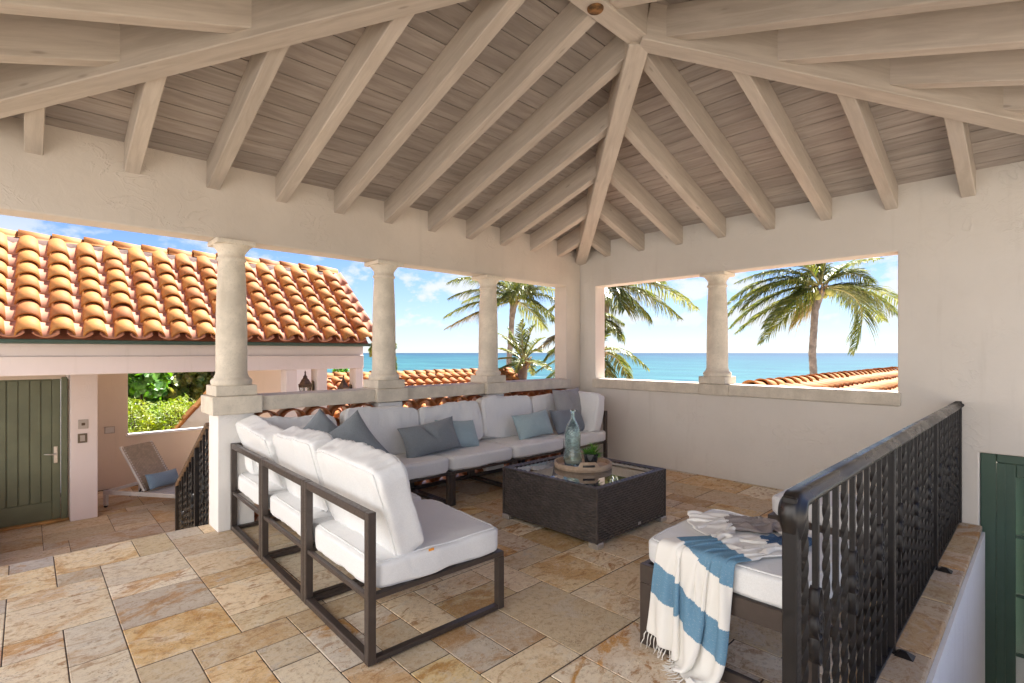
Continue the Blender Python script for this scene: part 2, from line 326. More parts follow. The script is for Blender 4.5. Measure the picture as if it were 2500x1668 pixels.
m_glass, _nt, _b = newmat('bottle_glass'); _b.inputs['Transmission Weight'].default_value = 1; _b.inputs['Roughness'].default_value = .02
_b.inputs['IOR'].default_value = 1.45; _b.inputs['Base Color'].default_value = (.80, .965, .945, 1)
_k = NT(_nt); _k.put(_k.bump(_k.noise(_k.coord('OBJ', (1, 1, 1.6)), 26, 2, .5, .8), .35, .01), _b.inputs['Normal'])
m_top, _nt, _b = newmat('smoked_glass_top'); _b.inputs['Base Color'].default_value = (.035, .03, .027, 1); _b.inputs['Roughness'].default_value = .015; _b.inputs['Specular IOR Level'].default_value = 1.0; _b.inputs['Coat Weight'].default_value = .6; _b.inputs['Coat Roughness'].default_value = .01
m_pane, _nt, _b = newmat('window_pane'); _b.inputs['Base Color'].default_value = (.9, .93, .9, 1); _b.inputs['Transmission Weight'].default_value = 1; _b.inputs['Roughness'].default_value = .02; _b.inputs['IOR'].default_value = 1.45
m_lampglass, _nt, _b = newmat('lantern_glass'); _b.inputs['Base Color'].default_value = (.95, .85, .72, 1); _b.inputs['Transmission Weight'].default_value = .8; _b.inputs['Roughness'].default_value = .25

# sea: shallow turquoise near the shore, deep blue further out
m_sea, _nt, _b = newmat('sea_water'); k = NT(_nt); ps = k.n.new('ShaderNodeNewGeometry').outputs['Position']; sx = k.n.new('ShaderNodeSeparateXYZ'); k.put(ps, sx.inputs[0])
dist = k.math('ADD', sx.outputs['X'], k.math('MULTIPLY', k.math('SUBTRACT', k.noise(k.coord('POS', (1, .25, 1)), .012, 4), .5), 120))
c = k.ramp(k.math('DIVIDE', dist, 2200, True), [(0, (.045, .120, .106)), (.06, (.020, .092, .094)), (.18, (.010, .070, .083)), (.38, (.0055, .047, .074)), (.75, (.003, .027, .060)), (1, (.0025, .021, .053))])
w1 = k.noise(k.coord('POS', (.55, .22, 1)), .16, 8, .74); w2 = k.noise(k.coord('POS', (1, .22, 1)), .035, 4, .6); c = k.mix(k.rng(w1, .44, .60, 0, .62), c, (.003, .034, .062)); c = k.mix(k.rng(w2, .48, .66, 0, .42), c, (.035, .135, .145))
foam = k.math('MULTIPLY', k.rng(k.noise(k.coord('POS', (1, .14, 1)), .11, 6, .72), .655, .70), k.rng(k.math('DIVIDE', dist, 400), .15, .9, 1, .35)); c = k.mix(k.math('MULTIPLY', foam, .6), c, (.25, .27, .27))
k.put(c, _b.inputs['Base Color']); _b.inputs['Roughness'].default_value = .42; _b.inputs['Specular IOR Level'].default_value = .12
k.put(k.bump(k.noise(k.coord('POS', (1, .3, 1)), .35, 5, .6), .6, .6), _b.inputs['Normal'])
# striped throw: colour by its length (V)
m_throw, _nt, _b = newmat('striped_cotton_throw'); k = NT(_nt); uv = k.n.new('ShaderNodeSeparateXYZ'); k.put(k.n.new('ShaderNodeTexCoord').outputs['UV'], uv.inputs[0])
Wc, Bc, Nc, Gc = (.78, .76, .72), (.135, .265, .385), (.045, .09, .17), (.27, .235, .225)
c = k.ramp(k.math('ADD', uv.outputs['Y'], k.math('MULTIPLY', k.math('SUBTRACT', k.noise(k.coord('UV', (90, 1, 1)), 3, 2), .5), .010)), [(0, Wc), (.100, Bc), (.170, Wc), (.255, Bc), (.345, Wc), (.47, Nc), (.585, Wc), (.70, Gc), (.88, Wc)], 'CONSTANT')
th = k.noise(k.coord('UV', (14, 260, 1)), 3, 2, .7); c = k.mix(k.rng(th, .55, .75, 0, .30), c, (.80, .80, .79)); k.put(c, _b.inputs['Base Color']); _b.inputs['Roughness'].default_value = .95; _b.inputs['Specular IOR Level'].default_value = .1
k.put(k.bump(k.noise(k.coord('UV', (200, 300, 1)), 2, 2), .3, .002), _b.inputs['Normal'])

# ------------------------------------------------------------------ dimensions of the pavilion
XB, YA, XD, YC = 5.80, 4.663, -.57, -.723
TH = .225; ZBEAM = 2.381; ZSILL0, ZSILL = .960, 1.083; G = .3315; HALF = (YA - YC) / 2
ZR = 2.775; RD = .215; ZHIP = 2.708; FE = 4.90; FN = .385; ZL = -.80

# ------------------------------------------------------------------ ground, sea
struct('ground', MB().box(-60, 38, -80, 120, -4.2, -3.9), m_sand)
b_ = MB(); b_.add([(38, -900, -3.9), (58, -900, -6.75), (58, 900, -6.75), (38, 900, -3.9)], [(0, 1, 2, 3)]); struct('beach', b_, m_sand)
b_ = MB(); b_.add([(45, -9000, -6.5), (9000, -9000, -6.5), (9000, 9000, -6.5), (45, 9000, -6.5)], [(0, 1, 2, 3)]); struct('sea', b_, m_sea)

# ------------------------------------------------------------------ stone floors
U = .2235; GX0 = .139 - 6 * U; GY0 = 2.885 - 14 * U
def lay(parent, mat, x0, x1, y0, y1, z, gx, gy, seed, inside, sizes, thick=.03, gap=.005):
    rd = random.Random(seed); nx = int(math.ceil((x1 - gx) / U)) + 1; ny = int(math.ceil((y1 - gy) / U)) + 1; used = set()
    for j in range(ny):
        for i in range(nx):
            if (i, j) in used: continue
            opts = sizes[:]; rd.shuffle(opts); opts.sort(key=lambda s: -s[2] * rd.random())
            for (a, b, w) in opts + [(1, 1, 0)]:
                cells = [(i + p, j + q) for p in range(a) for q in range(b)]
                if not any(c in used for c in cells): break
            used.update(cells)
            xa, xb, ya, yb = gx + i * U, gx + (i + a) * U, gy + j * U, gy + (j + b) * U
            xa, xb, ya, yb = max(xa, x0), min(xb, x1), max(ya, y0), min(yb, y1)
            if xb - xa < .02 or yb - ya < .02 or not inside((xa + xb) / 2, (ya + yb) / 2): continue
            ob('stone_tile', bbox(xb - xa - gap, yb - ya - gap - .003, thick, .0022, 1, mat.name), mat, parent,
               T((xa + xb) / 2, (ya + yb) / 2, z - thick / 2 + rd.uniform(-.0007, .0007), 0, rd.uniform(-.0009, .0009), rd.uniform(-.0009, .0009)))
fl = MB(); fl.box(XD - .1, 1.45, YC, FN, -.14, -.0030).box(XD - .1, XB, FN + .0, FE - .02, -.14, -.0030); floor = struct('floor', fl, m_joint)
big = [(2, 3, .70), (2, 2, 1.0), (3, 2, .15), (2, 1, .95), (1, 2, .80), (1, 1, .55)]
lay(floor, m_trav, XD - .1, XB - .004, FN + .16, FE, 0., GX0, GY0, 3, lambda x, y: True, big)
lay(floor, m_trav, XD - .1, 1.45, YC, FN + .16, 0., GX0, GY0, 5, lambda x, y: True, big)
rd = random.Random(2); x = 1.45                                           # stones along the stairwell edge
while x < XB - .02:
    L = min(rd.uniform(.26, .48), XB - .004 - x)
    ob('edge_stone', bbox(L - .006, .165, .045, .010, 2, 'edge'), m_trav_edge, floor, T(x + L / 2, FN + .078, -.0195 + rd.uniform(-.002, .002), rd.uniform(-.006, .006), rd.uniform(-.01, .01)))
    x += L
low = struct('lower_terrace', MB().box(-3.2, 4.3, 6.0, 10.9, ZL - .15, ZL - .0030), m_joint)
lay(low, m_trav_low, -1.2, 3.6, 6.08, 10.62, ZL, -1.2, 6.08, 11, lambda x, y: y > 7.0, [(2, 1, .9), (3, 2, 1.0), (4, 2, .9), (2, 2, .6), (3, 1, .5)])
for q in range(4):                                                        # flight down from the floor edge
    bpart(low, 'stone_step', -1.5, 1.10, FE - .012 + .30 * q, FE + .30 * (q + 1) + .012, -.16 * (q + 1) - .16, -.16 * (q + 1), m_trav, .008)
struct('terrace', MB().box(-14, XD - .1, -14, 12, -.30, -.02).box(XD - .1, 11, -14, YC - .25, -.3, -.02), m_terr)
# white house added out of view to bounce sunlight into the pavilion
mh = thing('sun_bounce_house', 'tall white house added unseen behind the pavilion to bounce sunlight inside', 'building', T(-5, 0, 0)); ob('wall', wall_mesh([-9, -4.2, -3.2, 0.5, 1.5, 5.0, 6.0, 11], [-.02, 2.2, 4.0, 5.4, 7.2], lambda i, j: not (i in (1, 3, 5) and j in (0, 2)), .3, .01), stucco('bounce_house_stucco', (.78, .785, .785), .02), mh, T(-4.6, 0, 0, R(90)))
for q in (-3.7, 1.0, 5.5):
    bpart(mh, 'shuttered_door', -4.80, -4.74, q - .499, q + .499, -.01, 2.199, m_dkgreen, .01); bpart(mh, 'shutter', -4.80, -4.74, q - .499, q + .499, 4.001, 5.399, m_dkgreen, .01)
ob('bounce_house_body', MB().box(-12, -4.91, -9, 11, -3.9, 7.2), m_pier, mh)
# stairwell behind the railing
sw = MB(); sw.box(1.45, XB, FN - .02, FN + .02, -1.85, -.05); sw.box(1.45, XB, YC - .2, FN - .02, -1.9, -1.75); sw.box(1.43, 1.45, YC, FN, -1.85, -.14); sw.box(1.45, XB, YC - .2, YC, -1.75, -.02)
tag(ob('stairwell', sw, m_pier), 'white plastered stairwell walls below the black railing', 'stairwell')

# ------------------------------------------------------------------ colonnade wall (left side) with columns and clay screen
cw = thing('colonnade_wall', 'long stucco beam on stone columns, with ledge and clay tile screen', 'wall', T(1.2, YA, 0))
us = [XD - .25, 5.49, XB]; zs = [0, ZSILL0, ZBEAM, 3.0]
ob('beam', wall_mesh(us, zs, lambda i, j: j == 2 or i == 1, TH, .014), m_wall_c, cw, T(0, YA, 0))
colprof = [(.150, 0), (.150, .006), (.156, .020), (.156, .038), (.148, .052), (.132, .060), (.130, .075), (.122, .088), (.1185, .11), (.1180, .40), (.1150, .65), (.1080, .88), (.1000, 1.040), (.1000, 1.050), (.1100, 1.056), (.1120, 1.066), (.1100, 1.078), (.1010, 1.084), (.1010, 1.120), (.108, 1.128), (.112, 1.140), (.124, 1.152), (.137, 1.172), (.142, 1.180)]
def column(parent, x, y, z0, z1, lab):
    kz = (z1 - z0 - .085 - .04) / 1.18
    b = MB().lathe([(r, z0 + .085 + z * kz) for r, z in colprof], 32)
    c = ob('column', b, m_coral, parent)
    bpart(c, 'plinth', x - .155, x + .155, y - .155, y + .155, z0 + .001, z0 + .085, m_coral2, .008, 2)
    bpart(c, 'abacus', x - .148, x + .148, y - .148, y + .148, z1 - .042, z1 - .001, m_coral, .010, 2)
    c.matrix_basis = WM[parent.name].inverted() @ T(x, y, 0); W = T(x, y, 0)
    for ch in c.children: ch.matrix_basis = W.inverted() @ WM[ch.name]
    WM[c.name] = W; return c
CY = YA + .075
cols = (1.251, 2.679, 4.104)
for i, cxx in enumerate(cols):
    column(cw, cxx, CY, ZSILL + (.012 if i == 0 else .004), ZBEAM, i)
    w = .188 if i == 0 else .178
    bpart(cw, 'pier_cap', cxx - w, cxx + w, CY - .188, CY + .188, ZSILL0 - (.012 if i == 0 else .004), ZSILL + (.012 if i == 0 else .004), m_coral2, .010, 2)
    bpart(cw, 'pier', cxx - .138, cxx + .138, CY - .138, CY + .138, .001, ZSILL0 - .012, m_pier, .010, 2)
for a, b in ((cols[0] + .189, cols[1] - .179), (cols[1] + .179, cols[2] - .179), (cols[2] + .179, 5.488)):
    bpart(cw, 'ledge', a, b, CY - .148, CY + .165, ZSILL0, ZSILL, m_coral2, .008, 2)
bpart(cw, 'ledge_end', 5.489, 5.515, YA - .068, YA - .002, ZSILL0, ZSILL, m_coral2, .006)
def arc_mesh(r, L, th, a0=0., a1=math.pi, n=10, taper=1.0):
    b = MB(); P = []
    for (yy, s) in ((-L / 2, 1.), (L / 2, taper)):
        P.append([(math.cos(a) * r * s, yy, math.sin(a) * r * s) for a in np.linspace(a0, a1, n)])
        P.append([(math.cos(a) * (r - th) * s, yy, math.sin(a) * (r - th) * s) for a in np.linspace(a0, a1, n)])
    o0, i0, o1, i1 = P; vv = o0 + i0 + o1 + i1; ff = []
    for q in range(n - 1):
        ff += [(q, q + 1, 2 * n + q + 1, 2 * n + q), (n + q + 1, n + q, 3 * n + q, 3 * n + q + 1), (q + 1, q, n + q, n + q + 1), (2 * n + q, 2 * n + q + 1, 3 * n + q + 1, 3 * n + q)]
    for q in (0, n - 1): ff.append((q, n + q, 3 * n + q, 2 * n + q))
    b.add(vv, ff); me = b.mesh('half_round'); me.polygons.foreach_set('use_smooth', [i % 4 < 2 for i in range(len(me.polygons))]); return me
RS = .1; arcF = arc_mesh(.104, .19, .014, .04, math.pi - .04, 11); arcL = arc_mesh(.104, .19, .014, .04, math.pi / 2, 6); arcR = arc_mesh(.104, .19, .014, math.pi / 2, math.pi - .04, 6)
for a, b in ((cols[0] + .139, cols[1] - .139), (cols[1] + .139, cols[2] - .139), (cols[2] + .139, 5.489)):
    n = int(round((b - a) / .212)); st = (b - a) / n; sc = st / .2095
    for r in range(9):
        z = ZSILL0 - .010 - .106 * (r + 1)
        for q in range(n + (r % 2)):
            x = a + st * (q + (0 if r % 2 else .5)); me = arcF
            if r % 2 and q == 0: me = arcL
            if r % 2 and q == n: me = arcR
            ob('clay_screen_tile', me, m_glaze, cw, T(x, CY, z) @ Matrix.Diagonal((sc, 1, 1, 1)))

# ------------------------------------------------------------------ window wall (sea side)
ww = thing('window_wall', 'stucco wall with wide sea window, stone sill and one column', 'wall', T(XB, 2.4, 0))
# local x of the wall runs along -y from the corner so that its front looks into the room
W_B = Matrix.Translation((XB, YA + TH, 0)) @ Matrix(((0, 1, 0, 0), (-1, 0, 0, 0), (0, 0, 1, 0), (0, 0, 0, 1)))
L_ = lambda y: YA + TH - y
us = [0, L_(4.395), L_(.955), L_(.40), L_(-.62), L_(YC - .3)]; zs = [-1.85, .61, ZSILL0, ZBEAM, 3.0]
def solidB(i, j):
    if i == 1 and j == 2: return False
    if i == 3 and j == 0: return False
    return True
ob('wall_face', wall_mesh(us, zs, solidB, TH, .012), m_wall, ww, W_B)
CYB = 2.68
for a, b in ((4.425, CYB + .178), (CYB - .178, .930)): bpart(ww, 'sill', XB - .034, XB + TH + .03, b, a, ZSILL0 + .002, ZSILL, m_coral2, .008, 2)
bpart(ww, 'sill_block', XB - .040, XB + TH + .04, CYB - .177, CYB + .177, ZSILL0 - .003, ZSILL + .004, m_coral2, .008, 2)
column(ww, XB + .075, CYB, ZSILL + .005, ZBEAM, 0)
# glazed green door at the foot of the stairwell
gd = bpart(ww, 'door_frame', XB + .05, XB + .12, .30, .398, -1.75, .608, m_dkgreen, .006)
bpart(gd, 'frame_head', XB + .05, XB + .12, -.60, .299, .535, .607, m_dkgreen, .006)
lf = bpart(ww, 'door_leaf', XB + .075, XB + .115, .185, .285, -1.74, .534, m_dkgreen, .005)
bpart(lf, 'top_rail', XB + .078, XB + .112, -.60, .184, .425, .5335, m_dkgreen, .005)
bpart(lf, 'stop_moulding', XB + .052, XB + .074, .245, .299, -1.74, .534, m_dkgreen, .004)
for zz_ in (-.06, -.545, -1.03): bpart(lf, 'glazing_bar', XB + .082, XB + .11, -.60, .184, zz_ - .013, zz_ + .013, m_dkgreen, .003)
for q in range(3): bpart(lf, 'pane', XB + .092, XB + .098, -.60, .184, (-.047, -.532, -1.017)[q], (.424, -.073, -.558)[q], m_pane, 0)
rm = MB(); rm.box(XB + .9, XB + .95, -2.0, .7, -1.8, .3).box(XB + TH, XB + .95, -2, .7, -1.85, -1.8)
ob('room_beyond', rm, m_wall, ww)
for q in range(3): bpart(ww, 'curtain', XB + .22, XB + .26, .02 - .22 * q, .20 - .22 * q, -1.78, .60, m_white, .01)

# ------------------------------------------------------------------ the other two sides stay open: header beams on corner piers
ob_ = MB(); ob_.box(XD - .25, XD, YC - .25, YA, 2.72, 3.0).box(XD, XB + TH, YC - .25, YC, 2.72, 3.0).box(XD - .25, XD, YC - .25, YC, -.02, 2.72)
ob_.box(XD - .25, XD - .001, YA + .001, YA + TH, -.02, ZBEAM)
tag(ob('header_beam', ob_, m_wall_c), 'plain stucco header beams on corner piers on the open sides', 'beam')

# ------------------------------------------------------------------ timber roof
rf = thing('timber_roof', 'hipped timber ceiling of limed rafters under wide boards', 'roof', T(2.6, 1.97, 2.9))
APX = XB - HALF; APD = XD + HALF; YM = YA - HALF; ZAP = ZHIP + G * HALF
beam(rf, 'ridge_beam', (APD - .1, YM, ZAP + .02), (APX + .02, YM, ZAP + .02), .15, .36, m_raft)
for (x0, y0, x1) in ((XB, YA, APX), (XB, YC, APX), (XD, YA, APD), (XD, YC, APD)):
    d = Vector((x1 - x0, YM - y0, ZAP - ZHIP)); p0 = Vector((x0, y0, ZHIP)) - d * .02
    beam(rf, 'hip_beam', p0, Vector((x1, YM, ZAP)), .150, .36, m_raft)
RW = .095
ks = [.46 + .5305 * q for q in range(12)]
def rafter(p0, p1): beam(rf, 'rafter', p0, p1, RW, RD * .96, m_raft, .005)
zr = lambda d: ZR + G * d
for q in ks:                                              # slope over the colonnade and its twin opposite
    x = XB - q
    if x < XD + .1: continue
    run = min(q, HALF, x - XD)
    if run < .12: continue
    for s in (1, -1):
        y0 = YA if s == 1 else YC
        rafter((x, y0 + s * .05, zr(-.05)), (x, y0 - s * run, zr(run)))
for q in ks:                                              # slope over the window wall and its twin
    y = YA - q - .02
    if y < YC + .1: continue
    run = min(YA - y, y - YC, HALF)
    if run < .12: continue
    for s in (1, -1):
        x0 = XB if s == 1 else XD
        rafter((x0 + s * .05, y, zr(-.05)), (x0 - s * run, y, zr(run)))
ZB = ZR + RD; cs = 1 / math.sqrt(1 + G * G); bw = .1495 * cs
def board_mesh(c4, n):
    """c4: four corners of the underside; grain runs along the first edge"""
    c4 = [Vector(p) for p in c4]; o = (c4[0] + c4[1] + c4[2] + c4[3]) / 4; x = (c4[1] - c4[0]).normalized(); z = n; y = z.cross(x)
    m = Matrix((x, y, z)).transposed().to_4x4(); m.translation = o; inv = m.inverted(); lo = [inv @ p for p in c4]
    b = MB(); b.add([(p.x, p.y, 0) for p in lo] + [(p.x, p.y, .022) for p in lo], [(3, 2, 1, 0), (4, 5, 6, 7), (0, 1, 5, 4), (1, 2, 6, 5), (2, 3, 7, 6), (3, 0, 4, 7)]); return b.mesh('board'), m
nb = int(math.ceil((HALF + .2) / bw))
for side in range(4):
    for q in range(nb):
        d0 = -.2 + q * bw; d1 = min(d0 + bw - .0070, HALF)
        if d1 <= d0 + .01: continue
        e0, e1 = d0, d1
        if side in (0, 2):
            y0 = YA if side == 0 else YC; s = -1 if side == 0 else 1
            c = [(XD + e0, y0 + s * d0, ZB + G * d0), (XB - e0, y0 + s * d0, ZB + G * d0), (XB - e1, y0 + s * d1, ZB + G * d1), (XD + e1, y0 + s * d1, ZB + G * d1)]
            n = Vector((0, -s * G, 1)).normalized()
        else:
            x0 = XB if side == 1 else XD; s = -1 if side == 1 else 1
            c = [(x0 + s * d0, YC + e0, ZB + G * d0), (x0 + s * d0, YA - e0, ZB + G * d0), (x0 + s * d1, YA - e1, ZB + G * d1), (x0 + s * d1, YC + e1, ZB + G * d1)]
            n = Vector((-s * G, 0, 1)).normalized()
        me, m = board_mesh(c, n); ob('ceiling_board', me, m_board, rf, m)
OH = .74; dk = MB(); zo = ZB + .03; lo_ = TH + OH; e2 = .30; zL = zo - G * lo_; zE = zo - G * e2; aX = (APX, YM, zo + G * HALF); aD = (APD, YM, zo + G * HALF)
cAD, cAB, cBC = (XD - e2, YA + e2, zE), (XB + lo_, YA + lo_, zL), (XB + e2, YC - e2, zE); cCD = (XD - e2, YC - e2, zE)
for up_ in (0, .10):
    for poly in (((XD - e2, YA + lo_, zL), cAB, aX, aD, cAD), (cAB, (XB + lo_, YC - e2, zL), cBC, aX), (cBC, cCD, aD, aX), (cCD, cAD, aD)):
        dk.add([(p[0], p[1], p[2] + up_) for p in poly], [tuple(range(len(poly)))])
ob('roof_deck', dk, m_tile, rf)
pl = MB().lathe([(.0, -.012), (.048, -.012), (.052, -.006), (.052, .02)], 24); ob('ridge_plate', pl, plain('rusty_plate', (.20, .095, .03), .8, .1, 1.0, 60, .6), rf, T(2.60, YM, ZAP + .02))

# ------------------------------------------------------------------ wrought iron railings
def bar_mesh(H, tw=(), w=.0090, turns=9, n=110):
    """square bar; tw = (z0, z1) twisted stretch"""
    b = MB(); a = math.pi / 4
    def ring(z):
        t = 0 if not tw else min(1, max(0, (z - tw[0]) / (tw[1] - tw[0]))); ang = a + t * math.pi / 2 * turns
        return [(math.cos(ang + q * math.pi / 2) * w * 1.414, math.sin(ang + q * math.pi / 2) * w * 1.414, z) for q in range(4)]
    rs = [ring(H * i / n) for i in range(n + 1)]
    for q in range(4): b.grid([[r[q], r[(q + 1) % 4]] for r in rs], True)
    return b.mesh('bar')
def ornament_mesh():
    b = MB()
    for (cz, rx, rz, off) in ((.070, .020, .052, 0), (.0, .030, .040, 0), (-.070, .020, .052, 0), (.0, .013, .018, 0)):
        P = []
        for i in range(20):
            a = 2 * math.pi * i / 20; P.append([(off + math.cos(a) * (rx + t), y, cz + math.sin(a) * (rz + t)) for (t, y) in ((0, -.016), (.006, -.016), (.006, .016), (0, .016))])
        P.append(P[0]); b.grid(P, True, True)
    return b.mesh('ornament')
bT = bar_mesh(1.0, (.11, .90), turns=12); bP = bar_mesh(1.0, (.16, .60), turns=7); bO = bar_mesh(1.0, (.10, .34), turns=4); orn = ornament_mesh()
rl = thing('iron_railing', 'black wrought iron stair railing with twisted bars beside the stairwell', 'railing', T(3.7, .53, 0)); RY = .53
new = [1.66, 3.035, 4.41, 5.77]
for x in new:
    bpart(rl, 'newel', x - .021, x + .021, RY - .021, RY + .021, .001, 1.02, m_iron, .003)
for s in range(3):
    for q in range(11):
        x = new[s] + (new[s + 1] - new[s]) * (q + 1) / 12; t = q % 4
        o = ob('baluster', (bT, bO, bT, bP)[t], m_iron, rl, T(x, RY, .028))
        if t == 1: ob('scroll', orn, m_iron, o, T(x, RY, .55))
for s in range(3): bpart(rl, 'base_rail', new[s] + .022, new[s + 1] - .022, RY - .016, RY + .016, .020, .031, m_iron, .002)
for x in new[1:3]:
    ft = MB(); ft.add([(-.035, -.075, 0), (.035, -.075, 0), (.035, 0, 0), (-.035, 0, 0), (-.006, -.045, .022), (.006, -.045, .022), (.006, -.02, .022), (-.006, -.02, .022)], [(4, 5, 6, 7), (0, 1, 5, 4), (1, 2, 6, 5), (2, 3, 7, 6), (3, 0, 4, 7)]); ob('foot_plate', ft, m_iron, rl, T(x, RY - .02, .004))
PK = 1.05
prof = [(a * PK, c * 1.1) for a, c in [(-.019, -.012), (.019, -.012), (.021, .002), (.032, .008), (.035, .017), (.031, .027), (.018, .034), (0, .037), (-.018, .034), (-.031, .027), (-.035, .017), (-.032, .008), (-.021, .002)]]
path = [(5.785, RY, 1.02), (5.3, RY, 1.02), (4.0, RY, 1.02), (2.6, RY, 1.02), (1.80, RY, 1.02), (1.70, RY, 1.018)]; sc = [(1, 1)] * 6
for i in range(1, 11):
    a = i / 10 * R(112); path.append((1.70 - math.sin(a) * .058, RY, 1.018 - (1 - math.cos(a)) * .058)); sc.append((1 + .12 * math.sin(i / 10 * 3.1), 1 + .30 * math.sin(i / 10 * 3.1)))
for i, (dx, dz, s) in enumerate(((.004, -.03, .85), (.012, -.062, .62), (.022, -.088, .36), (.024, -.10, .12))):
    path.append((1.70 - math.sin(R(112)) * .058 + dx, RY, 1.018 - (1 - math.cos(R(112))) * .058 + dz * .8)); sc.append((s, s))
def sweep_xz(path, prof, scale):
    """path in a plane of constant y: profile u runs along y"""
    P = []; m = len(path); path = [Vector(p) for p in path]
    for i, p in enumerate(path):
        d = (path[min(i + 1, m - 1)] - path[max(i - 1, 0)]).normalized(); u = Vector((0, 1, 0)); w = d.cross(u)
        P.append([tuple(p + u * a * scale[i][0] + w * c * scale[i][1]) for a, c in prof])
    b = MB(); b.grid(P, True, True); n = len(prof); b.f += [tuple(range(n)), tuple((m - 1) * n + q for q in range(n))[::-1]]; b.sm += [False, False]; return b
ob('handrail', sweep_xz(path, prof, sc), m_hand, rl)
# stair railing running down to the lower terrace
sr = thing('stair_railing', 'short sloping iron railing with bronze handrail going down from the pier', 'railing', T(1.115, 5.5, -.4)); SX = 1.115
y0, z0, y1, z1 = 4.89, .86, 6.13, .105
beam(sr, 'handrail', (SX, y0, z0 - .03), (SX, y1, z1 - .03), .045, .035, m_brass)
zrail = lambda y: z0 + (z1 - z0) * (y - y0) / (y1 - y0) - .03
for y in (5.30, 6.11): bpart(sr, 'newel', SX - .021, SX + .021, y - .021, y + .021, zrail(y) - .95, zrail(y) + .01, m_iron, .003)
for q in range(11):
    y = y0 + .06 + q * .104
    if abs(y - 5.30) < .04: continue
    o = ob('baluster', (bT, bO, bT, bP)[q % 4], m_iron, sr, T(SX, y, zrail(y) - .92) @ Matrix.Diagonal((1, 1, .93, 1)))
    if q % 4 == 1: ob('scroll', orn, m_iron, o, T(SX, y, zrail(y) - .46, R(90)))

# ------------------------------------------------------------------ cushions and pillows
def nz(p, sc, sd): return mnoise.noise(Vector((p[0] * sc + sd * 7.3, p[1] * sc - sd * 3.1, p[2] * sc + sd * 1.7)))
def cushion(w, d, h, p=8., n=16, seed=0, wr=.004, bulge=.0, sag=0., seam=2):
    """soft box with seams: superellipsoid mapped from a subdivided cube; returns mesh and the two seam loops"""
    def mp(c):
        x, y, z = c; k = (abs(x) ** p + abs(y) ** p + abs(z) ** p) ** (1 / p); x, y, z = x / k, y / k, z / k
        bx = 1 + bulge * (1 - y * y) * (1 - x * x)
        q = [x * w / 2, y * d / 2, z * h / 2 * bx]
        e = wr * (nz(q, 5, seed) + .6 * nz((q[0], q[1] * 3, q[2]), 9, seed + 3)); q = [q[0] + e * x, q[1] + e * y, q[2] + e * 1.6 * z]
        sd_f = (max(abs(y), abs(z)) if seam == 0 else max(abs(x), abs(y))) ** 10; e2 = .0030 * sd_f * nz(((q[1] if seam == 0 else q[0]) * 1.0, (q[2] if seam == 0 else q[1]), 0), 26, seed + 9)
        e2 += .0030 * sd_f ** .15 * nz((q[0], q[1] * 1.6, q[2] * .5), 13, seed + 2) * (1 if seam == 0 else .4)
        q = [q[0] + e2 * x, q[1] + e2 * y, q[2] + e2 * z]
        q[2] -= sag * (1 - x * x) * (1 - y * y) if z > 0 else 0
        return tuple(q)
    b = MB(); L = np.linspace(-1, 1, n + 1)
    L = np.sign(L) * (1 - (1 - abs(L)) ** 1.35)
    for ax in range(3):
        for sg in (-1, 1):
            P = []
            for u in L:
                row = []
                for v_ in (L if sg > 0 else L[::-1]):
                    c = [0, 0, 0]; c[ax] = sg; c[(ax + 1) % 3] = u; c[(ax + 2) % 3] = v_; row.append(mp(c))
                P.append(row)
            b.grid(P, True)
    me = bpy.data.meshes.new('cushion'); bm = bmesh.new(); m0 = b.mesh('t'); bm.from_mesh(m0); bmesh.ops.remove_doubles(bm, verts=bm.verts[:], dist=1e-5); bmesh.ops.recalc_face_normals(bm, faces=bm.faces[:])
    for f in bm.faces: f.smooth = True
    bm.to_mesh(me); bm.free(); bpy.data.meshes.remove(m0)
    pip = MB()
    for z in (-1, 1):
        lp = [(t, -1, z) for t in L[:-1]] + [(1, t, z) for t in L[:-1]] + [(-t, 1, z) for t in L[:-1]] + [(-1, -t, z) for t in L[:-1]]
        if seam == 0: lp = [(c[2], c[0], c[1]) for c in lp]
        pts = [Vector(mp(c)) * 1.003 for c in lp]; pts.append(pts[0]); pip.tube(pts, .0050, 5, True, False)
    return me, pip.mesh('piping')
def pillow(w, h, t, seed=0, n=22, crease=0., wr=.012):
    P = [[], []]
    for s_, sg in enumerate((1, -1)):
        for i in range(n + 1):
            u = -1 + 2 * i / n; row = []
            for j in range(n + 1):
                v = -1 + 2 * j / n
                x = u * w / 2 * (1 - .09 * (1 - v * v)); y = v * h / 2 * (1 - .11 * (1 - u * u)); f = ((1 - abs(u) ** 2.2) * (1 - abs(v) ** 2.2)) ** .48
                z = sg * t * .72 * f
                if crease and sg > 0: z -= crease * math.exp(-((u + .25 * v + .02) / .07) ** 2) * max(0, v + .55) * f
                e = wr * f * (nz((x, y, sg * .3), 7, seed) + .5 * nz((x * 2.2, y, sg), 9, seed + 5)); row.append((x + e * .4, y + e * .3, z + e * sg))
            P[s_].append(row)
    b = MB(); b.grid(P[0], True); b.grid([r[::-1] for r in P[1]], True); m0 = b.mesh('pillow'); bm = bmesh.new(); bm.from_mesh(m0); bmesh.ops.remove_doubles(bm, verts=bm.verts[:], dist=1e-5)
    bmesh.ops.recalc_face_normals(bm, faces=bm.faces[:]); bm.to_mesh(m0); bm.free(); return m0

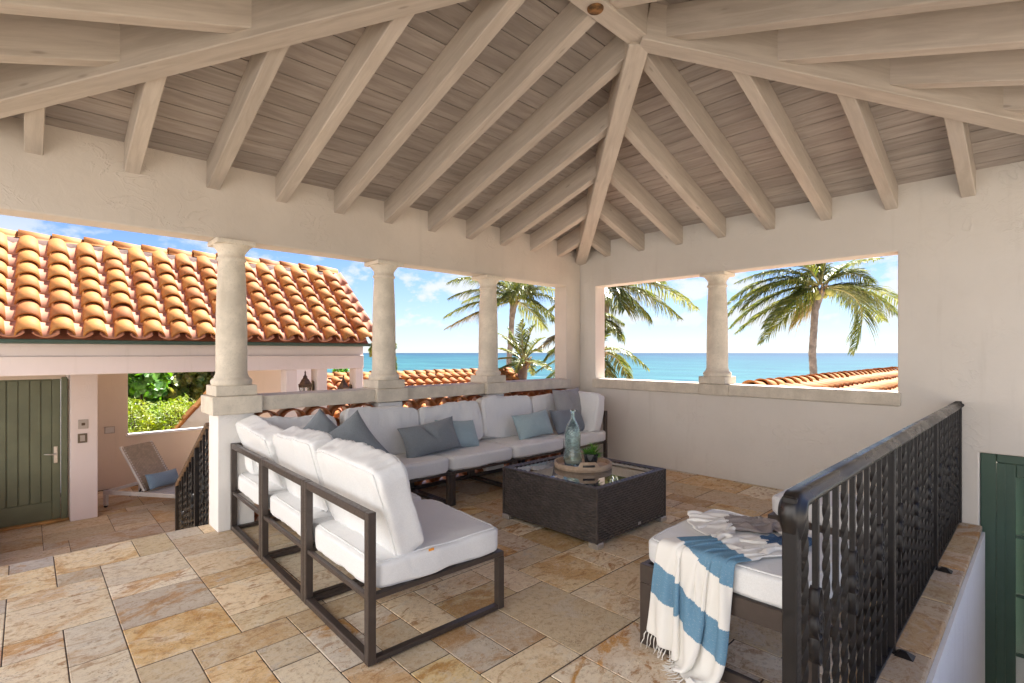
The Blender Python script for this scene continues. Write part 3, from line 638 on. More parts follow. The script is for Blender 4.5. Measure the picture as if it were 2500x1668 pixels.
# ------------------------------------------------------------------ sectional sofa, module by module
FB = .042; SEAT = .325; BACK = .71
def bars(lst):
    b = MB()
    for q in lst: b.box(*q)
    return b
def bevel_mesh(mb, off=.003):
    me = mb.mesh('frame'); bm = bmesh.new(); bm.from_mesh(me); bmesh.ops.bevel(bm, geom=[e for e in bm.edges if e.is_manifold], offset=off, segments=1, affect='EDGES'); bm.to_mesh(me); bm.free(); return me
def module(name, label, W, w, D, side=None, seed=0, tag_at=None):
    """seat looks along local +x, back rail on x=0, width along y; side = 'near'/'far' adds a second back rail at y=0 / y=w"""
    t = thing(name, label, 'sofa', W, 'modules of the sectional sofa'); f = FB
    def p(n, mb, mat=m_bronze): return ob(n, bevel_mesh(mb), mat, t, W)
    p('back_frame', bars([(0, f, .002, f, .004, BACK), (0, f, w - f, w - .002, .004, BACK), (.001, f - .001, f, w - f, BACK - f, BACK - .001), (.001, f - .001, f, w - f, .005, f), (.008, f - .008, f, w - f, SEAT - .030, SEAT - .005)]))
    for y in (.001, w - f - .001):
        p('leg', bars([(D - f, D, y, y + f, .004, SEAT - .0265), (f, D - f, y + .001, y + f - .001, .005, .03)]))
    p('seat_frame', bars([(f, D, .003, f - .001, SEAT - .026, SEAT), (f, D, w - f + .001, w - .003, SEAT - .026, SEAT), (D - f + .001, D - .001, f, w - f, SEAT - .025, SEAT - .001)] + [(f + .06 + q * .13, f + .09 + q * .13, f, w - f, SEAT - .02, SEAT - .004) for q in range(5)]))
    if side:
        y0 = .003 if side == 'near' else w - f - .003 + 0
        p('side_frame', bars([(D - f, D - .002, y0, y0 + f, SEAT + .001, BACK), (f + .001, D - f, y0 + .001, y0 + f - .001, BACK - f, BACK - .001)]))
    ins = f + .006 if side is None else f + .004
    me, pp = cushion(D - .035 + .012, w - .004, .140, 9, 30, seed, .006, .05, .0)
    c = ob('seat_cushion', me, m_white, t, W @ T(.035 + (D - .023) / 2, w / 2, SEAT + .068)); ob('piping', pp, m_white, c, WM[c.name])
    return t
def back_cushion(t, W, w, seed, tilt=14, dx=0., h=.50, th=.20, roll=0., rest=.455, yaw=0., dz=0., careful=False):
    th *= .82; me, pp = cushion(th, w, h, 8.5, 42, seed, .011, 0, 0, 0)
    m = W @ T(0, 0, 0) @ T(dx, 0, rest + h / 2 - .012 + dz, yaw) @ Euler((R(roll), R(-tilt), 0)).to_matrix().to_4x4()
    c = ob('back_cushion', me, m_white, t, m); ob('piping', pp, m_white, c, m); return c
LZ = -R(1.6)
LW = lambda i: T(1.135 + .024 * i, 2.15 + .822 * i, 0, LZ)
labs = ['white cushioned sofa module at the open end of the row, nothing beside it but floor', 'middle white sofa module of the row whose back rails face the steps', 'corner sofa module beside the white pier, rails on two sides']
mods = []
for i in range(3):
    t = module('sofa_module', labs[i], LW(i), .818, .83, 'far' if i == 2 else None, i); mods.append(t)
    back_cushion(t, LW(i) @ T(0, .41, 0), .80, 20 + i, (17, 15, 20)[i], (.185, .19, .17)[i], (.495, .49, .47)[i], (.21, .205, .20)[i], (2, -3, 4)[i])
back_cushion(mods[2], LW(2) @ T(.45, .818 - .03, 0, -R(90)), .74, 31, 13, .12, .455, .19, -2)
ob('care_tag', bbox(.030, .003, .012, 0, 1, 'tag'), m_label, mods[0], LW(0) @ T(.34, -.002, .46))
BW = lambda x: T(x, 4.625, 0, -R(90))
bx = (2.085, 2.905, 3.725, 4.548)
blabs = ['white sofa module backed by the ledge with a slate lumbar pillow over its edge', 'white sofa module backed by the ledge, pale blue pillow leaning behind a slate one',
         'white sofa module in front of the clay screen with a single pale blue pillow', 'corner sofa module against the window wall with an end rail and stacked grey pillows']
for i, x in enumerate(bx):
    t = module('sofa_module', blabs[i], BW(x), .818, .755, 'far' if i == 3 else None, 10 + i); mods.append(t)
    back_cushion(t, BW(x) @ T(0, .41, 0), .80, 40 + i, (11, 13, 12, 12)[i], (.165, .17, .165, .165)[i], (.475, .455, .48, .465)[i], .20, (-3, 3, -4, 2)[i])
back_cushion(mods[6], BW(bx[3]) @ T(.42, .818 - .165, 0, R(90)) @ T(0, 0, 0, 0), .68, 50, -11, 0, .50, .20, 2)

def throw_pillow(label, me, mat, W, group=None): return tag(ob('throw_pillow', me, mat, None, W), label, 'pillow', group)
def PW(x, y, z, face, lean, roll=0): return T(x, y, z) @ Euler((0, 0, R(face))).to_matrix().to_4x4() @ Euler((R(90 - lean), 0, 0)).to_matrix().to_4x4() @ Euler((0, 0, R(roll))).to_matrix().to_4x4()
# face = heading of the pillow's front (0 looks toward -y)
throw_pillow('long slate grey lumbar pillow with a crease down its middle', pillow(.63, .33, .15, 1, 24, .05), m_greyf, PW(2.86, 4.16, .615, -6, 22, 7))
throw_pillow('pale blue lumbar pillow half hidden behind the creased slate one', pillow(.52, .32, .14, 2), m_lblue, PW(3.26, 4.245, .60, 4, 28, -6))
throw_pillow('pale blue lumbar pillow standing alone on the seat before the clay screen', pillow(.53, .31, .15, 3), m_lblue, PW(4.27, 4.13, .61, -8, 24, 5))
throw_pillow('dark slate lumbar pillow lying in front of the square grey one', pillow(.58, .31, .15, 4), m_dgrey, PW(4.86, 4.10, .605, 4, 26, -2))
throw_pillow('square warm grey pillow propped in the corner against the white cushions', pillow(.47, .47, .15, 5, 24, .03, .016), m_warmgrey, PW(5.02, 4.22, .765, -6, 16, 1))
throw_pillow('square grey pillow on its corner, lit tip leaning away from the rails', pillow(.46, .46, .15, 6, 24, 0, .016), m_greyf, PW(1.80, 3.72, .70, -38, 24, 38))
throw_pillow('square grey pillow on its corner wedged behind the other grey one', pillow(.45, .45, .13, 7, 24, 0, .014), m_greyf, PW(1.66, 3.93, .71, -30, 22, 47))
throw_pillow('white scatter pillow lying low in the rail-sided corner', pillow(.50, .42, .14, 8), m_white, PW(1.58, 4.13, .67, -16, 30, 14))

# ------------------------------------------------------------------ rattan coffee table
def weave(L, H, pitch_r, pitch_s, amp, cover=.92):
    """strands woven over stakes on a panel L x H in local x-z, bulging toward -y"""
    b = MB(); nr = int(H / pitch_r); ns = int(L / pitch_s); nseg = ns * 3
    xs = np.linspace(0, L, nseg + 1)
    for r in range(nr):
        z0 = H * r / nr; hh = H / nr * cover; ph = 0 if r % 2 else math.pi
        off = amp * np.cos(np.pi * xs / (L / ns) + ph); P = np.zeros((3, nseg + 1, 3))
        for q, (dz, dy) in enumerate(((0, .0018), (.5, -.0016), (1, .0018))): P[q, :, 0] = xs; P[q, :, 2] = z0 + hh * dz; P[q, :, 1] = off + dy
        b.grid(P[::-1], True)
    return b.mesh('weave')
TX0, TX1, TY0, TY1, TZ = 3.035, 3.995, 2.285, 3.295, .445
tb = thing('coffee_table', 'square black rattan coffee table with smoked glass top and silver feet', 'table', T(3.515, 2.79, 0))
bpart(tb, 'body', TX0 + .012, TX1 - .012, TY0 + .012, TY1 - .012, .045, TZ - .035, m_dark, .01)
for nm, W, L in (('woven_panel', T(TX0, TY1, .038, -R(90)), TY1 - TY0), ('woven_panel', T(TX0, TY0, .038, 0), TX1 - TX0), ('woven_panel', T(TX1, TY0, .038, R(90)), TY1 - TY0), ('woven_panel', T(TX1, TY1, .038, R(180)), TX1 - TX0)):
    tag(ob(nm, weave(L, TZ - .040, .0190, .029, .0026), m_rattan, tb, W), kind='stuff')
RIM = .055
for W, L in ((T(TX0, TY0, TZ, 0, R(-90)), TX1 - TX0), (T(TX1, TY1, TZ, R(180), R(-90)), TX1 - TX0), (T(TX0, TY1, TZ, -R(90), R(-90)), TY1 - TY0), (T(TX1, TY0, TZ, R(90), R(-90)), TY1 - TY0)):
    tag(ob('woven_rim', weave(L, RIM, .0138, .026, .0022), m_rattan, tb, W), kind='stuff')
bpart(tb, 'glass_top', TX0 + RIM - .004, TX1 - RIM + .004, TY0 + RIM - .004, TY1 - RIM + .004, TZ - .022, TZ - .008, m_top, .003, 2)
for x in (TX0 + .03, TX1 - .03):
    for y in (TY0 + .03, TY1 - .03): bpart(tb, 'foot', x - .042, x + .042, y - .042, y + .042, .001, .040, m_alu, .004)
bpart(tb, 'maker_plate', TX1 - .42, TX1 - .385, TY0 - .007, TY0 - .004, .060, .082, m_alu, .001)
for x in (TX0, TX1):
    for y in (TY0, TY1): bpart(tb, 'corner_post', x - .009, x + .009, y - .009, y + .009, .040, TZ + .003, m_rattan, .005, 2)
for y in (TY0, TY1): bpart(tb, 'rim_bar', TX0 + .010, TX1 - .010, y - .006, y + .006, TZ - .008, TZ + .004, m_rattan, .004, 2)
for x in (TX0, TX1): bpart(tb, 'rim_bar', x - .006, x + .006, TY0 + .010, TY1 - .010, TZ - .008, TZ + .004, m_rattan, .004, 2)
# tray with two raised handles
tc_ = Vector((3.585, 2.855)); tr = thing('wooden_tray', 'round pale wooden tray with two raised handles on the glass top', 'tray', T(tc_.x, tc_.y, TZ - .008)); WT = WM[tr.name]
ob('tray_base', MB().lathe([(.0, .001), (.236, .001), (.236, .014), (.0, .014)], 48, False), m_tray, tr, WT)
P = []
for i in range(97):
    a = 2 * math.pi * i / 96; d = abs(((a - R(50) + math.pi / 2) % math.pi) - math.pi / 2); up = .040 * max(0, min(1, (.36 - d) / .08)); top = .048 + up
    P.append([(math.cos(a) * r, math.sin(a) * r, z) for r, z in ((.250, .001), (.254, .02), (.252, top), (.238, top), (.237, .012))])
rim = MB().grid(P, False); ob('tray_rim', rim, m_tray, tr, WT)
for s in (0, math.pi): ob('handle_slot', MB().tube([(math.cos(R(50) + s + q * .05) * .2535, math.sin(R(50) + s + q * .05) * .2535, .056) for q in range(-4, 5)], .009, 8), m_dark, tr, WT)
bo = [(.0, .002), (.062, .002), (.070, .010), (.080, .045), (.082, .075), (.078, .110), (.069, .140), (.066, .170), (.068, .22), (.069, .28), (.067, .315), (.058, .345), (.040, .380), (.024, .408), (.018, .430), (.0165, .465), (.0175, .478), (.026, .484), (.027, .490), (.024, .494)]
inn = [(max(.0005, r - .0045), max(z, .014)) for r, z in bo[1:-2]][::-1]
bt = tag(ob('glass_bottle', MB().lathe(bo + [(.0125, .4935)] + inn[1:] + [(.0, .014)], 40), m_glass, None, T(3.470, 2.875, TZ + .0075)), 'tall aqua glass bottle with rippled sides on the wooden tray', 'bottle')
pw = thing('potted_plant', 'small green succulent in a faceted black pot on the wooden tray', 'plant', T(3.535, 2.725, TZ + .0075)); WP = WM[pw.name]
pt = MB(); P = []
for z, r, a0 in ((0.001, .042, 0), (.062, .060, .52), (.126, .066, 0), (.126, .060, 0), (.112, .056, 0)): P.append([(math.cos(a0 + q * math.pi / 3) * r, math.sin(a0 + q * math.pi / 3) * r, z) for q in range(6)])
vv = [p for r in P for p in r]; ff = [tuple(range(6))[::-1]]
for k_, (o1, o2) in enumerate(((0, 1), (1, 2))):
    for q in range(6):
        a, b2 = o1 * 6 + q, o1 * 6 + (q + 1) % 6; c2, d2 = o2 * 6 + q, o2 * 6 + (q + 1) % 6
        if k_ == 0: ff += [(a, b2, c2), (b2, d2, c2)]
        else: ff += [(a, d2, c2), (a, b2, d2)]
for o1, o2 in ((2, 3), (3, 4)): ff += [(o1 * 6 + q, o1 * 6 + (q + 1) % 6, o2 * 6 + (q + 1) % 6, o2 * 6 + q) for q in range(6)]
ff.append(tuple(24 + q for q in range(6))); pt.add(vv, ff); ob('pot', pt, m_pot, pw, WP)
def rosette(n, L, w, spread, cx, cy, z0, sd):
    rr = random.Random(sd); b = MB()
    for i in range(n):
        a = i * 2.4 + rr.uniform(-.2, .2); el = spread[0] + (spread[1] - spread[0]) * i / n + rr.uniform(-.12, .12); l = L * rr.uniform(.75, 1.15); d = Vector((math.cos(a) * math.cos(el), math.sin(a) * math.cos(el), math.sin(el))); s = Vector((-math.sin(a), math.cos(a), 0))
        up = s.cross(d) * -1; o = Vector((cx, cy, z0)); q = [o + d * l * t + up * (-.12 * l * t * t) for t in (0, .35, .7, 1)]; ws = (w * .6, w, w * .65, 0)
        b.add([q[0] - s * ws[0], q[0] + s * ws[0], q[1] - s * ws[1] + up * .003, q[1] + s * ws[1] + up * .003, q[2] - s * ws[2], q[2] + s * ws[2], q[3], q[1] - up * .003, q[2] - up * .002], [(0, 7, 2), (0, 1, 7), (1, 3, 7), (2, 7, 8, 4), (7, 3, 5, 8), (4, 8, 6), (8, 5, 6)], True)
    return b
ob('spiky_leaves', rosette(46, .115, .0055, (.15, 1.5), .012, -.012, .115, 1), m_succ, pw, WP)
ob('rosette', rosette(26, .062, .012, (.1, 1.35), -.030, .030, .118, 2), m_succ, pw, WP); ob('trailing_leaves', rosette(20, .07, .006, (-.5, .5), .035, -.03, .112, 3), m_succ, pw, WP)

# ------------------------------------------------------------------ two ottoman seats by the railing
def ottoman(label, x0, x1, y0, y1, seed, H=.40):
    t = thing('ottoman_seat', label, 'ottoman', T((x0 + x1) / 2, (y0 + y1) / 2, 0), 'ottoman seats along the railing')
    for x in (x0, x1 - .03):
        b = MB().box(x, x + .03, y0, y0 + .075, .004, H - .09).box(x, x + .03, y1 - .075, y1, .004, H - .09).box(x + .001, x + .029, y0 + .075, y1 - .075, .005, .06)
        ob('side_frame', bevel_mesh(b), m_bronze, t)
    for y in (y0 + .001, y1 - .031): bpart(t, 'long_rail', x0 + .031, x1 - .031, y, y + .03, H - .088, H - .001, m_bronze, .003)
    for x in (x0, x1 - .03): bpart(t, 'end_rail', x, x + .03, y0, y1, H - .0895, H, m_bronze, .003)
    for q in range(5): bpart(t, 'slat', x0 + .031, x1 - .031, y0 + .10 + q * (y1 - y0 - .26) / 4, y0 + .15 + q * (y1 - y0 - .26) / 4, H - .03, H - .008, m_bronze, .002)
    me, pp = cushion(x1 - x0 - .01, y1 - y0 - .01, .13, 9, 16, seed, .004, .05); W = T((x0 + x1) / 2, (y0 + y1) / 2, H + .064); c = ob('seat_cushion', me, m_white, t, W); ob('piping', pp, m_white, c, W); return t
OX0, OX1, OY0, OY1 = 2.215, 2.985, .625, 1.405
ottoman('white cushioned ottoman seat covered by the striped throw', OX0, OX1, OY0, OY1, 71)
ottoman('bare white cushioned ottoman seat between the railing and the window wall', 3.77, 4.27, .60, 1.36, 72, .315)

# throw blanket: a small cloth simulation (position based) over the ottoman
def drape():
    nu, nv = 42, 92; L = 1.92; Wd = .68; du = Wd / (nu - 1); dv = L / (nv - 1)
    key = [(0, (2.150, 1.275, .09)), (.22, (2.155, 1.215, .29)), (.44, (2.185, 1.13, .52)), (.56, (2.29, 1.07, .60)), (.76, (2.46, .95, .62)), (1.00, (2.64, .78, .64)), (1.22, (2.80, .80, .66)), (1.42, (2.86, .98, .66)), (1.66, (2.74, 1.17, .66)), (1.92, (2.55, 1.27, .63))]
    ks_ = np.array([k[0] for k in key]); kp = np.array([k[1] for k in key]); s = np.linspace(0, L, nv); C0 = np.stack([np.interp(s, ks_, kp[:, i]) for i in range(3)], 1)
    for _ in range(6): C0[1:-1] = (C0[:-2] + 2 * C0[1:-1] + C0[2:]) / 4
    Tn = np.gradient(C0, axis=0); h = Tn.copy(); h[:, 2] = 0; hn = np.linalg.norm(h, axis=1, keepdims=True); h = np.where(hn > .004, h / np.maximum(hn, 1e-6), 0)
    side = np.stack([-h[:, 1], h[:, 0], 0 * h[:, 0]], 1); side[np.linalg.norm(side, axis=1) < .5] = (0, 1, 0)
    f = np.clip((s - .30) / .2, 0, 1)[:, None]; side = (1 - f) * np.array([0, .86, .50]) + f * side
    for _ in range(8): side[1:-1] = (side[:-2] + 2 * side[1:-1] + side[2:]) / 4
    side /= np.linalg.norm(side, axis=1, keepdims=True)
    u = np.linspace(-.5, .5, nu); width = np.interp(s, [0, .35, .7, 1.1, 1.4, 1.92], [.37, .33, .26, .20, .23, .34]); X = np.zeros((nv, nu, 3)); N = np.cross(Tn, side); N /= np.maximum(np.linalg.norm(N, axis=1, keepdims=True), 1e-6); N[N[:, 2] < 0] *= -1
    N[s < .34] = (-1, 0, 0)
    fold = np.sin(u[None, :] * 2 * np.pi * 3.3 + 1.1 * np.sin(s[:, None] * 2.6)) * .045 + .02 * np.sin(u[None, :] * 2 * np.pi * 6.1 + s[:, None] * 5)
    X = C0[:, None, :] + side[:, None, :] * (u[None, :, None] * width[:, None, None]) + N[:, None, :] * (fold + .05)[:, :, None]
    X[..., 0] += .10 * (u[None, :] + .1) * (s[:, None] < .5) * 0; V = np.zeros_like(X); dt = .012
    lo = np.array([OX0 - .012, OY0 - .01, 0]); hi = np.array([OX1 + .01, OY1 + .012, .545])
    cons = [((slice(0, -1), slice(None)), (slice(1, None), slice(None)), dv, 1.), ((slice(None), slice(0, -1)), (slice(None), slice(1, None)), du, 1.),
            ((slice(0, -1), slice(0, -1)), (slice(1, None), slice(1, None)), math.hypot(du, dv), .35), ((slice(0, -1), slice(1, None)), (slice(1, None), slice(0, -1)), math.hypot(du, dv), .35),
            ((slice(0, -2), slice(None)), (slice(2, None), slice(None)), 2 * dv, .12), ((slice(None), slice(0, -2)), (slice(None), slice(2, None)), 2 * du, .10)]
    def collide(X, X0):
        r = .035; inside = np.all((X > lo) & (X < hi), axis=2)
        if inside.any():
            dz = hi[2] - X[..., 2]; dx = X[..., 0] - lo[0]; dy = hi[1] - X[..., 1]; d = np.stack([dx, dy, dz], 2); m = np.argmin(d, 2); m = np.where(dz < .16, np.where((np.minimum(dx, dy) < .03) & (dz > np.minimum(dx, dy)), m, 2), m)
            for ax, (tgt) in ((0, lo[0]), (1, hi[1]), (2, hi[2])):
                q = inside & (m == ax); X[..., ax] = np.where(q, tgt, X[..., ax])
            q = inside[..., None]; X[:] = np.where(q, X0 * .75 + X * .25, X) if False else X
            for ax in range(3):
                qq = inside & (m != ax); X[..., ax] = np.where(qq, X0[..., ax] * .8 + X[..., ax] * .2, X[..., ax])
        g = X[..., 2] < .010; X[..., 2] = np.maximum(X[..., 2], .010)
        for ax in (0, 1): X[..., ax] = np.where(g, X0[..., ax] * .8 + X[..., ax] * .2, X[..., ax])
        return X
    for it in range(150):
        V[..., 2] -= 9.8 * dt; V *= .965; X0 = X.copy(); X = X + V * dt
        for _ in range(7):
            for a, b, l, st in cons:
                A = X[a]; B = X[b]; d = B - A; n = np.linalg.norm(d, axis=2, keepdims=True); cstr = (n - l) / np.maximum(n, 1e-6) * .5 * st
                cstr = np.where(n < l, cstr * .55, cstr); X[a] = A + d * cstr * .9; X[b] = X[b] - d * cstr * .9
            X = collide(X, X0)
        V = (X - X0) / dt; sp = np.linalg.norm(V, axis=2, keepdims=True); V = np.where(sp > 1.5, V / sp * 1.5, V)
    return X, nu, nv
X, nu, nv = drape()
bl = MB(); bl.grid(X, True); me = bl.mesh('throw'); uvl = me.uv_layers.new(name='UVMap')
vi = np.zeros(len(me.loops), int); me.loops.foreach_get('vertex_index', vi); uvs = np.stack([(vi % nu) / (nu - 1), (vi // nu) / (nv - 1)], 1); uvl.data.foreach_set('uv', uvs.astype(np.float32).ravel())
tw = tag(ob('throw_blanket', me, m_throw), 'white throw with blue, navy and grey stripes hanging off the ottoman', 'blanket'); sd_ = tw.modifiers.new('thick', 'SOLIDIFY'); sd_.thickness = .005; ss_ = tw.modifiers.new('sub', 'SUBSURF'); ss_.levels = 1; ss_.render_levels = 1
fr = MB(); rr = random.Random(4)
for j in range(nu):
    p = Vector(X[0, j]); d = Vector(X[0, j] - X[2, j]).normalized() * .6 + Vector((rr.uniform(-.2, .1), rr.uniform(-.2, .2), -.7)); pts = [p]
    for q in range(5):
        nx = pts[-1] + d.normalized() * .017 + Vector((rr.uniform(-.005, .005), rr.uniform(-.006, .006), 0)); nx.z = max(nx.z, .005); pts.append(nx)
    fr.tube(pts, [.0022, .0032, .0022, .0020, .0016, .001], 5)
tag(ob('fringe', fr, fabric('fringe_cotton', (.78, .75, .70), .1), tw), kind='stuff')
ob('care_label', bbox(.004, .035, .06, 0, 1, 'lab'), m_whitep, tw, Matrix.Translation(Vector(X[1, 4]) + Vector((-.004, 0, -.02))) @ T(0, 0, 0, 0, R(30)))

# ------------------------------------------------------------------ tile roofed building across the steps
bd = thing('tile_roofed_building', 'pink stucco loggia building under an orange barrel tile roof', 'building', T(1.5, 9.2, ZL)); FY = 7.90; BX1 = 4.08
ob('wall', MB().box(-3.2, .39, 9.13, 9.35, 1.09, 1.5).box(.335 + .07, .415, 9.13, 9.35, ZL, 1.09).box(-3.2, -.92, 9.13, 9.35, ZL, 1.09), m_beige, bd)
bpart(bd, 'pier', .42, .705, 8.95, 10.64, ZL + .001, 1.50, m_pink, .012, 2)
ob('back_wall', wall_mesh([.71, 1.234, 2.72, 3.86], [ZL, .047, 1.5], lambda i, j: not (i == 1 and j == 1), .2, .008), m_beige, bd, T(0, 10.65, 0))
bpart(bd, 'window_ledge', 1.20, 2.75, 10.61, 10.87, .048, .066, m_pier, .004)
ob('facade', wall_mesh([2.83, 2.99, 3.30, 3.464, 3.95, BX1], [ZL, .35, 1.19], lambda i, j: j == 0 or i in (0, 2, 4), .24, .010), m_pink, bd, T(0, FY + .002, 0))
bpart(bd, 'fascia_band', -3.2, BX1, FY - .022, FY + .24, 1.19, 1.405, m_pink, .008, 2)
bpart(bd, 'upper_fascia', -3.2, BX1, FY, FY + .24, 1.4055, 1.552, m_pink, .004)
bpart(bd, 'gutter', -3.2, BX1 + .03, FY - .24, FY + .22, 1.553, 1.600, m_gut, .010, 2)
ob('soffit', MB().box(-3.2, BX1 - .02, FY + .23, 10.9, 1.505, 1.56), m_beige, bd)
gl = MB(); ANG = math.atan(.834); EY, EZ, RYD, RZD = 7.60, 1.615, 9.153, 2.86
gl.add([(-3.2, EY + .06, EZ - .03), (BX1 - .02, EY + .06, EZ - .03), (BX1 - .02, RYD, RZD), (-3.2, RYD, RZD), (-3.2, 10.75, EZ - .03), (BX1 - .02, 10.75, EZ - .03)], [(0, 1, 2, 3), (3, 2, 5, 4), (0, 3, 4), (1, 5, 2), (0, 4, 5, 1)])
roof = ob('roof', gl, m_pan, bd)
cover_me = arc_mesh(.113, .365, .016, .0, math.pi, 13, .82); pan_me = arc_mesh(.135, .365, .014, math.pi + .55, 2 * math.pi - .55, 7, .95)
def tiled(parent, E0, ax, us_, n, ncol, nrow, sp, ex, seed, fade=None):
    rr = random.Random(seed); B = Matrix((ax, us_, n)).transposed().to_4x4(); E0 = Vector(E0)
    for c in range(ncol):
        for r in range(nrow):
            p = E0 + ax * (c * sp + rr.uniform(-.005, .005)) + us_ * (r * ex + .13 + rr.uniform(-.014, .014)) + n * (.035 + rr.uniform(-.003, .004)); M_ = B.copy(); M_.translation = p
            ob('roof_tile', cover_me, m_tile, parent, M_ @ T(0, 0, 0, rr.uniform(-.02, .02), -R(4.2) + rr.uniform(-.014, .014), rr.uniform(-.03, .03)))
            p = E0 + ax * ((c + .5) * sp) + us_ * (r * ex + .12) + n * .166; M_ = B.copy(); M_.translation = p
            ob('pan_tile', pan_me, m_pan, parent, M_ @ T(0, 0, 0, rr.uniform(-.012, .012), -R(2.6)))
def caps(parent, p0, n, step, seed, r=1.0, d=Vector((1, 0, 0))):
    rr = random.Random(seed)
    for q in range(n):
        M_ = Matrix((d.cross(Vector((0, 0, 1))), d, Vector((0, 0, 1)))).transposed().to_4x4(); M_.translation = Vector(p0) + d * (q * step) + Vector((0, rr.uniform(-.006, .006), rr.uniform(-.004, .006)))
        ob('ridge_tile', cover_me, m_tile, parent, M_ @ T(0, 0, 0, rr.uniform(-.02, .02), -R(2.5)) @ Matrix.Diagonal((r, 1.0, r, 1)))
us_ = Vector((0, math.cos(ANG), math.sin(ANG))); nn = Vector((0, -math.sin(ANG), math.cos(ANG)))
tiled(roof, (3.955 - 17 * .2815, EY, EZ + .008), Vector((1, 0, 0)), us_, nn, 18, 7, .2815, .270, 21)
caps(roof, (-1.2, RYD + .01, RZD + .055), 17, .325, 5, 1.05)
mo = MB(); rr = random.Random(9)
P = []
for i in range(90):
    x = -1.3 + i * (BX1 + 1.28) / 89; P.append([(x, RYD - .215 + rr.uniform(-.02, .02), RZD - .10 + rr.uniform(-.012, .012)), (x, RYD - .150, RZD + .015 + rr.uniform(-.006, .006)), (x, RYD - .07, RZD + .075), (x, RYD + .10, RZD + .075), (x, RYD + .16, RZD - .05)])
mo.grid(P, True); ob('ridge_mortar', mo, m_mortar, roof)
# green plank door, its handle, and the plates beside it
dr = bpart(bd, 'door', -.90, .332, 9.15, 9.20, ZL + .03, 1.10, m_green, .004)
bpart(dr, 'door_stile', .245, .330, 9.128, 9.149, ZL + .031, 1.10, m_green, .004); bpart(dr, 'bottom_rail', -.90, .2445, 9.128, 9.149, ZL + .031, ZL + .27, m_green, .004)
for q in range(10): bpart(dr, 'door_plank', .142 - .108 * q + .0015, .2425 - .108 * q, 9.133, 9.1495, ZL + .272, 1.085, m_green, .005)
bpart(dr, 'top_rail', -.90, .2445, 9.128, 9.149, 1.0855, 1.10, m_green, .002)
bpart(bd, 'door_frame', .336, .403, 9.10, 9.19, ZL + .001, 1.12, m_green, .008); bpart(bd, 'threshold', -.92, .415, 9.05, 9.20, ZL + .001, ZL + .028, m_sill, .006)
hd = bpart(dr, 'handle_plate', .262, .302, 9.118, 9.127, -.02, .20, m_alu, .004); ob('lever', MB().tube([(.282, 9.115, .10), (.282, 9.075, .10), (.25, 9.065, .102), (.20, 9.068, .108), (.165, 9.075, .112)], [.009, .009, .008, .007, .006], 8), m_alu, dr)
def plate(x, y, z, w, h, mat, inner): pl_ = bpart(bd, 'wall_plate', x - w / 2, x + w / 2, y - .010, y - .001, z - h / 2, z + h / 2, mat, .002); bpart(pl_, 'push_button', x - w * inner[0], x + w * inner[0], y - .016, y - .0101, z - h * inner[1], z + h * inner[1], inner[2], .003)
plate(.553, 8.95, .488, .105, .125, m_plate, (.18, .14, m_brass)); plate(.545, 8.95, .30, .098, .125, plain('stained_plate', (.16, .125, .085), .7, .1, .3, 30, .3), (.26, .32, m_plate)); plate(.99, 10.65, .176, .14, .115, m_plate, (.40, .40, m_lframe))
def lantern(x, y, z, label):
    t = thing('wall_lantern', label, 'lantern', T(x, y, z), 'lanterns on the loggia wall'); W = T(x, y, z)
    ob('roof_cap', MB().lathe([(.105, .0), (.110, .012), (.092, .022), (.060, .075), (.066, .080), (.046, .092), (.030, .125), (.036, .130), (.016, .150), (.010, .175), (.014, .19), (.005, .22), (.001, .225)], 6, False), m_brass, t, W)
    ob('gallery', MB().lathe([(.098, -.035), (.104, -.03), (.104, -.001), (.098, -.001)], 6, False), m_brass, t, W); ob('glass_body', MB().lathe([(.055, -.26), (.088, -.036)], 6, False), m_lampglass, t, W)
    for q in range(6): a = q * math.pi / 3; ob('corner_bar', MB().tube([(.055 * math.cos(a), .055 * math.sin(a), -.26), (.090 * math.cos(a), .090 * math.sin(a), -.036)], .006, 5), m_brass, t, W)
    ob('base_finial', MB().lathe([(.001, -.32), (.02, -.30), (.03, -.27), (.062, -.265), (.062, -.255)], 6, False), m_brass, t, W); ob('bracket', MB().tube([(.06, .0, -.29), (.10, .02, -.31), (.135, .04, -.26), (.145, .05, -.10), (.145, .05, .04), (.13, .05, .06)], .012, 6).box(.135, .16, .02, .08, -.26, .05), m_brass, t, W)
lantern(3.150, 7.99, .945, 'bronze wall lantern in the loggia opening nearer the recessed wall'); lantern(3.79, 8.02, .86, 'bronze wall lantern in the loggia opening nearer the column')

# ------------------------------------------------------------------ sun lounger with pillow on the lower terrace
A_ = Vector((.60, -.80, 0)); LWm = Matrix((A_, Vector((.80, .60, 0)), Vector((0, 0, 1)))).transposed().to_4x4(); LWm.translation = Vector((.80, 9.44, ZL))
lg = thing('sun_lounger', 'grey framed sun lounger with brown woven backrest by the low wall', 'lounger', LWm); HF = .25
LL, LWd = 1.92, .62
def lp(n, x0, x1, y0, y1, z0, z1, mat=m_lframe, b=.004): return bpart(lg, n, x0, x1, y0, y1, z0, z1, mat, b, 1, LWm)
for y in (0, LWd - .04): lp('side_rail', 0, LL, y, y + .04, HF - .055, HF)
for x in (.0, LL - .04): lp('cross_rail', x, x + .04, .041, LWd - .041, HF - .05, HF - .005)
for x in (.002, LL - .05):
    for y in (.001, LWd - .049): lg_l = lp('leg', x, x + .048, y, y + .048, .03, HF - .056); ob('wheel', MB().tube([(x + .024, y + .01, .02), (x + .024, y + .038, .02)], .019, 12), m_dark, lg_l, LWm)
hx = .64; TB = LWm @ T(hx, 0, HF + .005) @ Euler((0, R(57), 0)).to_matrix().to_4x4()       # backrest frame: local -x up along the rest
